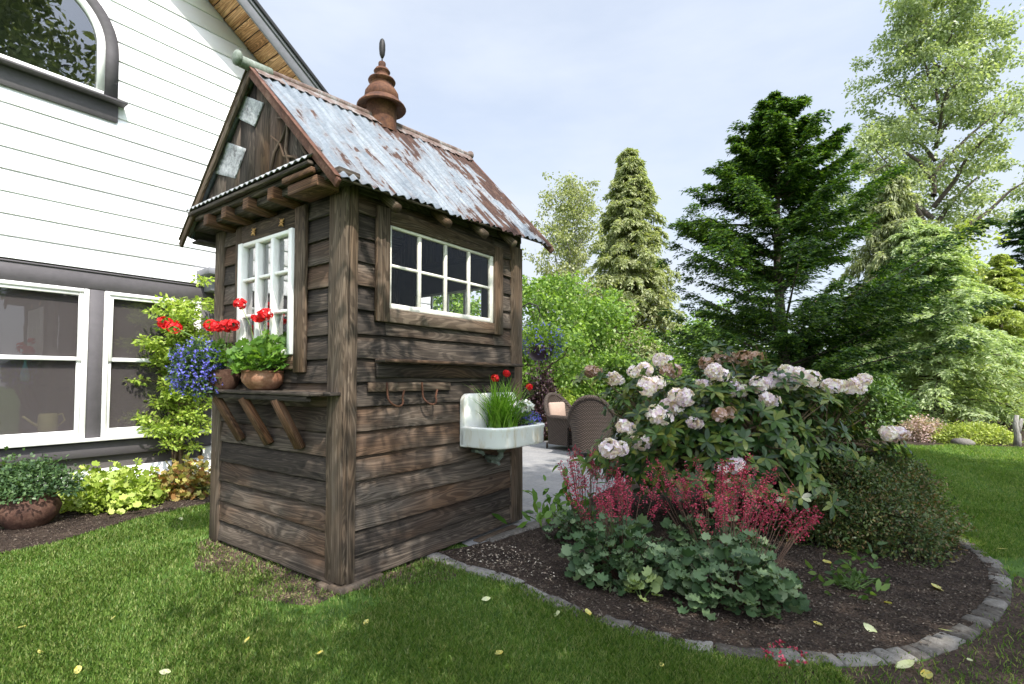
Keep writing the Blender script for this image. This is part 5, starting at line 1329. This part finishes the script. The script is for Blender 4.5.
mound_flowers('lobelia', 'pale blue flowers and greenery in the hanging basket', (hp[0]+.02, hp[1], hp[2]+.12), .30, .22, 420, 'blue', 1700, 'l_maple', ll=.055, fs=.02, drop=.12)
dome_shrub('purple_shrub', 'dark purple leaved shrub behind the facing wicker chair', 'shrub', (.66, 11.4), .45, .40, 1.45, 420, 12, .07, .04, M['l_purple'], M['twig'])

# ================================================================ TREES
conifer('hemlock', 'large dark spreading conifer behind the rhododendron', 'tree', (4.75, 9.0), 6.45, lambda h: 1.85*min(1, (1-h)/.55)**.95+.04, 130, 54, 20, .076, .027, M['l_dark'], M['bark'], droop=.06, up=.50, hang=.20, side=.20, start=.5, tr=.13, flat=.6, pw=.95, var=(.4, 1.3, .28), outn=.3,
        arms=[(4.55+.085*i, i*2.39, 1.28-.058*i) for i in range(19)]+[(3.7, .05, 2.2), (3.9, .35, 1.7), (3.35, PI+.05, 1.75), (2.95, PI+.35, 1.8), (2.1, .0, 2.75), (2.0, .25, 2.5), (1.9, -.25, 2.6), (4.35, PI-.2, 1.25), (4.3, PI+.4, 1.2), (2.0, PI, 1.8), (1.5, PI-.3, 2.0), (1.2, PI+.4, 1.9), (2.3, -.5, 2.2), (1.35, -.9, 1.9), (1.3, .5, 1.6), (4.6, .3, 1.0), (.9, -1.6, 1.9), (1.6, -2.2, 1.9)])
conifer('cedar', 'tall narrow drooping cedar in the middle distance', 'tree', (5.95, 25.5), 12.9, lambda h: 3.0*(1-h)**.74+.2, 480, 20, 15, .21, .07, M['l_cedar'], M['bark_red'], var=(.7, 1.2, .05), droop=.45, up=.25, hang=.9, side=.30, start=.4, tr=.22, flat=.9, outn=.8)
LB_ = lambda n, L, h0=.25, h1=.95, rise=.8: [(h0+(h1-h0)*i/n, i*2.4+rng.random(), L*(1.1-.8*i/n), rise) for i in range(n)]
broadleaf('birch', 'slender airy birch with thin trunks left of the cedar', 'tree', (1.75, 20), 9.4, LB_(20, 1.5, .15, .96, 1.2), .42, 6, 42, .11, .07, M['l_birch'], M['bark_pale'], tr=.07, stems=3, spread=.9)
broadleaf('birch', 'thin sparse birch standing right beside the cedar', 'tree', (2.9, 22.5), 9.4, LB_(14, 1.1, .2, .97, 1.3), .38, 5, 34, .12, .07, M['l_birch'], M['bark_pale'], tr=.06, stems=2, spread=.9)
broadleaf('poplar', 'very tall broadleaf tree at the right with sparse upper crown', 'tree', (25.2, 30), 25.5, LB_(26, 4.6, .26, .97, 1.0), 1.05, 13, 140, .20, .13, M['l_pop'], M['bark'], tr=.55, spread=1.05)
conifer('weeping_conifer', 'pale weeping conifer behind the dark spreading one', 'tree', (14.6, 19.5), 9.3, lambda h: 2.0*(1-h)**.6+.2, 230, 18, 16, .20, .05, M['l_weep'], M['bark'], droop=.5, up=.35, hang=1.6, side=.3, start=.6, tr=.16, flat=.9, outn=.8)
conifer('blue_cedar', 'pale green layered conifer behind the right lawn', 'tree', (11.6, 14.0), 5.6, lambda h: 2.5*(1-h)**.75+.12, 260, 22, 16, .12, .035, M['l_light'], M['bark'], droop=.25, up=.12, hang=.55, side=.33, start=.25, tr=.12, flat=.8, outn=.8)
conifer('golden_conifer', 'golden green conifer beside the far lawn edge', 'tree', (14.3, 14.9), 5.0, lambda h: 1.9*(1-h)**.9+.08, 200, 20, 15, .11, .035, M['l_gold'], M['bark'], droop=.3, up=.12, hang=.5, side=.34, start=.25, tr=.1, flat=.8, outn=.8)
conifer('blue_cedar', 'taller pale conifer between the golden one and the dark one', 'tree', (14.6, 18.5), 7.2, lambda h: 2.6*(1-h)**.7+.15, 240, 20, 15, .16, .045, M['l_light'], M['bark'], droop=.28, up=.12, hang=.7, side=.34, start=.3, tr=.15, flat=.8, outn=.8)
conifer('pine', 'dark conifer cut off by the right edge of the picture', 'tree', (19.7, 18.5), 8.2, lambda h: 2.9*(1-h)**.6+.2, 220, 20, 15, .16, .055, M['l_dark2'], M['bark'], droop=.15, up=.2, hang=.3, side=.36, start=1.2, tr=.18, flat=.5)
broadleaf('maple', 'broad fresh green tree low behind the patio chairs', 'tree', (2.3, 15.5), 4.2, LB_(14, 1.9, .12, .9, .55), .55, 9, 70, .12, .09, M['l_maple'], M['bark'], tr=.09, spread=.9)
broadleaf('maple', 'bright green tree just right of the shed behind the basket', 'tree', (.55, 12.5), 3.9, LB_(12, 1.5, .12, .92, .8), .42, 9, 70, .10, .07, M['l_maple'], M['bark'], tr=.07, spread=.9)
broadleaf('maple', 'rounded green tree right of the cedar foot', 'tree', (6.6, 17.0), 3.4, LB_(12, 1.8, .12, .9, .5), .55, 8, 70, .13, .09, M['l_maple'], M['bark'], tr=.08, spread=.9)
broadleaf('willow', 'yellow green tree in front of the tall broadleaf trunk', 'tree', (17.0, 20.0), 6.8, LB_(16, 2.2, .15, .95, .7), .6, 8, 60, .15, .10, M['l_gold'], M['bark'], tr=.12, spread=.9)
broadleaf('maple', 'green tree hidden mostly behind the shed', 'tree', (-1.9, 14.0), 4.6, LB_(14, 1.9, .12, .92, .7), .5, 9, 70, .11, .08, M['l_maple'], M['bark'], tr=.08, spread=.9)
for (x, y, rx, h, mat, lab) in ((-.6, 14.2, 1.5, 2.4, 'l_mid', 'tall green hedge shrub behind the shed'), (1.6, 13.6, 1.0, 1.5, 'l_maple', 'bright low shrub behind the chairs'), (3.2, 14.0, 1.3, 1.9, 'l_mid', 'dark green shrub behind the turned chair'), (5.2, 14.2, 1.3, 1.7, 'l_maple', 'green shrub behind the rhododendron'), (8.6, 12.8, 1.3, 1.6, 'l_mid', 'low dark shrub right of the dark conifer trunk'), (.9, 11.9, .6, .9, 'l_lime', 'pale variegated shrub between the chairs and the shed')):
    dome_shrub('shrub', lab, 'shrub', (x, y), rx, rx*.8, h, 620, 16, .10, .06, M[mat], M['twig'], rough=.22, shell=.6, group='shrubs behind the patio')
p = on_ground(935, 443); dome_shrub('blossom_bush', 'pinkish flowering bush at the far lawn edge', 'shrub', (p[0]+.1, p[1]+.45), .48, .42, .42, 420, 12, .05, .035, M['pinkbush'], M['twig'], rough=.15)
p = on_ground(985, 445); dome_shrub('low_hedge', 'low bright green mounded hedge at the far lawn edge', 'hedge', (p[0]+.1, p[1]+.4), .85, .40, .32, 620, 12, .05, .03, M['l_gold'], M['twig'], rough=.08, shell=.8)
def rock(px, py, r, lab):
    sb = MB(); sb.lathe([(.001, -.02), (r, 0), (r*1.1, r*.35), (r*.8, r*.7), (.001, r*.85)], 9, jit=.14); o = sb.build('rock', M['stone'], None); o.location = tuple(on_ground(px, py)); tag(o, lab, 'rock', 'rocks by the far bed')
rock(962, 445, .17, 'grey rock at the foot of the low bright hedge')
tk = empty('snag', on_ground(1017, 446), 'short pale forked trunk at the far right lawn edge', 'tree stump'); mb = MB(); mb.tube([(0, 0, -.05), (.02, 0, .2), (-.02, .0, .42), (.02, .0, .62)], [.07, .055, .045, .035], 8); mb.tube([(.01, 0, .25), (.07, 0, .4), (.12, 0, .55)], [.05, .04, .025], 7); mb.build('trunk', M['bark_pale'], tk, True)

# far woods: one mass behind everything
def woods():
    n = 300; P = []
    xs = np.linspace(-46, 60, n); ys = 40+6*np.sin(xs*.13)+rng.normal(0, 1.5, n); hs = 3.4+1.1*np.sin(xs*.31)+.9*np.sin(xs*.83+1)+rng.normal(0, .4, n)
    V = []
    for i in range(n):
        k = 420; d = rdir(k); d[:, 2] = np.abs(d[:, 2]); c = np.array([xs[i], ys[i], 0]); p = c+d*np.array([1.5, 1.5, hs[i]])*rng.uniform(.7, 1.05, (k, 1))
        V.append(leaves(p, rdir(k), d+rdir(k)*.7, .38*rng.uniform(.6, 1.3, k), .26, DIAMOND))
    o = polys_obj('distant_woods', np.concatenate(V), M['l_mid']); o['kind'] = 'stuff'
woods()

# trees of the garden behind the camera: they shade the bed and show in the arched window
broadleaf('garden_tree', 'large broadleaf tree standing behind the viewer at the right', 'tree', (6.6, -1.2), 13.5, LB_(18, 3.4, .38, .95, .55), .85, 10, 62, .20, .14, M['l_pop'], M['bark'], tr=.3, spread=.95)
broadleaf('garden_tree', 'smaller spreading tree just behind the viewer', 'tree', (2.0, .15), 6.2, LB_(22, 2.3, .55, .92, .20), .50, 8, 58, .10, .07, M['l_maple'], M['bark'], tr=.14, spread=.95)
broadleaf('garden_tree', 'second broadleaf tree standing right of the viewer', 'tree', (9.3, 1.9), 11.5, LB_(18, 3.3, .40, .95, .5), .9, 11, 105, .22, .15, M['l_pop'], M['bark'], tr=.3, spread=.95)

# ================================================================ LIGHT
SUN_EL, SUN_AZ_VEC = math.radians(52), (.528, -.849)
w = bpy.data.worlds.new('World'); scene.world = w; w.use_nodes = True; nt = w.node_tree; nt.nodes.clear()
out = nt.nodes.new('ShaderNodeOutputWorld'); bg = nt.nodes.new('ShaderNodeBackground'); sky = nt.nodes.new('ShaderNodeTexSky'); sky.sky_type = 'NISHITA'; sky.sun_disc = False
sky.sun_elevation = SUN_EL; sky.sun_rotation = math.atan2(SUN_AZ_VEC[0], SUN_AZ_VEC[1]); sky.air_density = 1.0; sky.dust_density = 1.6; sky.ozone_density = 1.0; sky.altitude = 50
tcn = nt.nodes.new('ShaderNodeTexCoord'); mp = nt.nodes.new('ShaderNodeMapping'); mp.inputs['Scale'].default_value = (1.0, 1.0, 3.2); mp.inputs['Rotation'].default_value = (0, .25, .4)
nt.links.new(tcn.outputs['Generated'], mp.inputs[0])
cn = nt.nodes.new('ShaderNodeTexNoise'); cn.inputs['Scale'].default_value = 1.6; cn.inputs['Detail'].default_value = 7; cn.inputs['Roughness'].default_value = .55; nt.links.new(mp.outputs[0], cn.inputs['Vector'])
cr = nt.nodes.new('ShaderNodeValToRGB'); cr.color_ramp.elements[0].position = .40; cr.color_ramp.elements[0].color = (.66, .66, .66, 1); cr.color_ramp.elements[1].position = .72; cr.color_ramp.elements[1].color = (1, 1, 1, 1); nt.links.new(cn.outputs['Fac'], cr.inputs[0])
mx = nt.nodes.new('ShaderNodeMixRGB'); mx.inputs[2].default_value = (3.35, 3.65, 4.15, 1); nt.links.new(cr.outputs[0], mx.inputs[0]); nt.links.new(sky.outputs[0], mx.inputs[1])
# sky glow added round the sun, unseen behind the viewer, to lift the shade
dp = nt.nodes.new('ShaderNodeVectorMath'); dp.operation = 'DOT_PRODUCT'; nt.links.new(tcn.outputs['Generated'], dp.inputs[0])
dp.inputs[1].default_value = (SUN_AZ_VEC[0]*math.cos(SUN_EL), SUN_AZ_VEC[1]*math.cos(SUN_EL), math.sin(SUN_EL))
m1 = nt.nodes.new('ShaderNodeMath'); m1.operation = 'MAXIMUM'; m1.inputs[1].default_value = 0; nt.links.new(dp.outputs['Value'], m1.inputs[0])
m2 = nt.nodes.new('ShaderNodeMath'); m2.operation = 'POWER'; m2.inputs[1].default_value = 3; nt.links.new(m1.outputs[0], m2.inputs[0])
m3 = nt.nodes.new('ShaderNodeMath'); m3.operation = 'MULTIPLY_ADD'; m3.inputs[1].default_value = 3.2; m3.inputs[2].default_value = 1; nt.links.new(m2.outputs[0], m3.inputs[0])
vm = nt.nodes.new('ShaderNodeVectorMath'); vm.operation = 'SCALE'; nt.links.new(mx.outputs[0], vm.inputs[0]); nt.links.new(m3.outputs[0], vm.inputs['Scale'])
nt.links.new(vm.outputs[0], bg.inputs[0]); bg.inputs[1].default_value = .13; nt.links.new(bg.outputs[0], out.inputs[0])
sd = bpy.data.lights.new('sun', 'SUN'); sd.energy = 3.6; sd.angle = math.radians(.53); sd.color = (1, .95, .87); so = bpy.data.objects.new('sun', sd); COL.objects.link(so)
dirv = Vector((SUN_AZ_VEC[0]*math.cos(SUN_EL), SUN_AZ_VEC[1]*math.cos(SUN_EL), math.sin(SUN_EL))); so.rotation_euler = dirv.to_track_quat('Z', 'Y').to_euler(); so.location = (6, -8, 14)
scene.view_settings.view_transform = 'Standard'; scene.view_settings.look = 'None'; scene.view_settings.exposure = 1.0; scene.view_settings.gamma = 1
scene.render.engine = 'CYCLES'
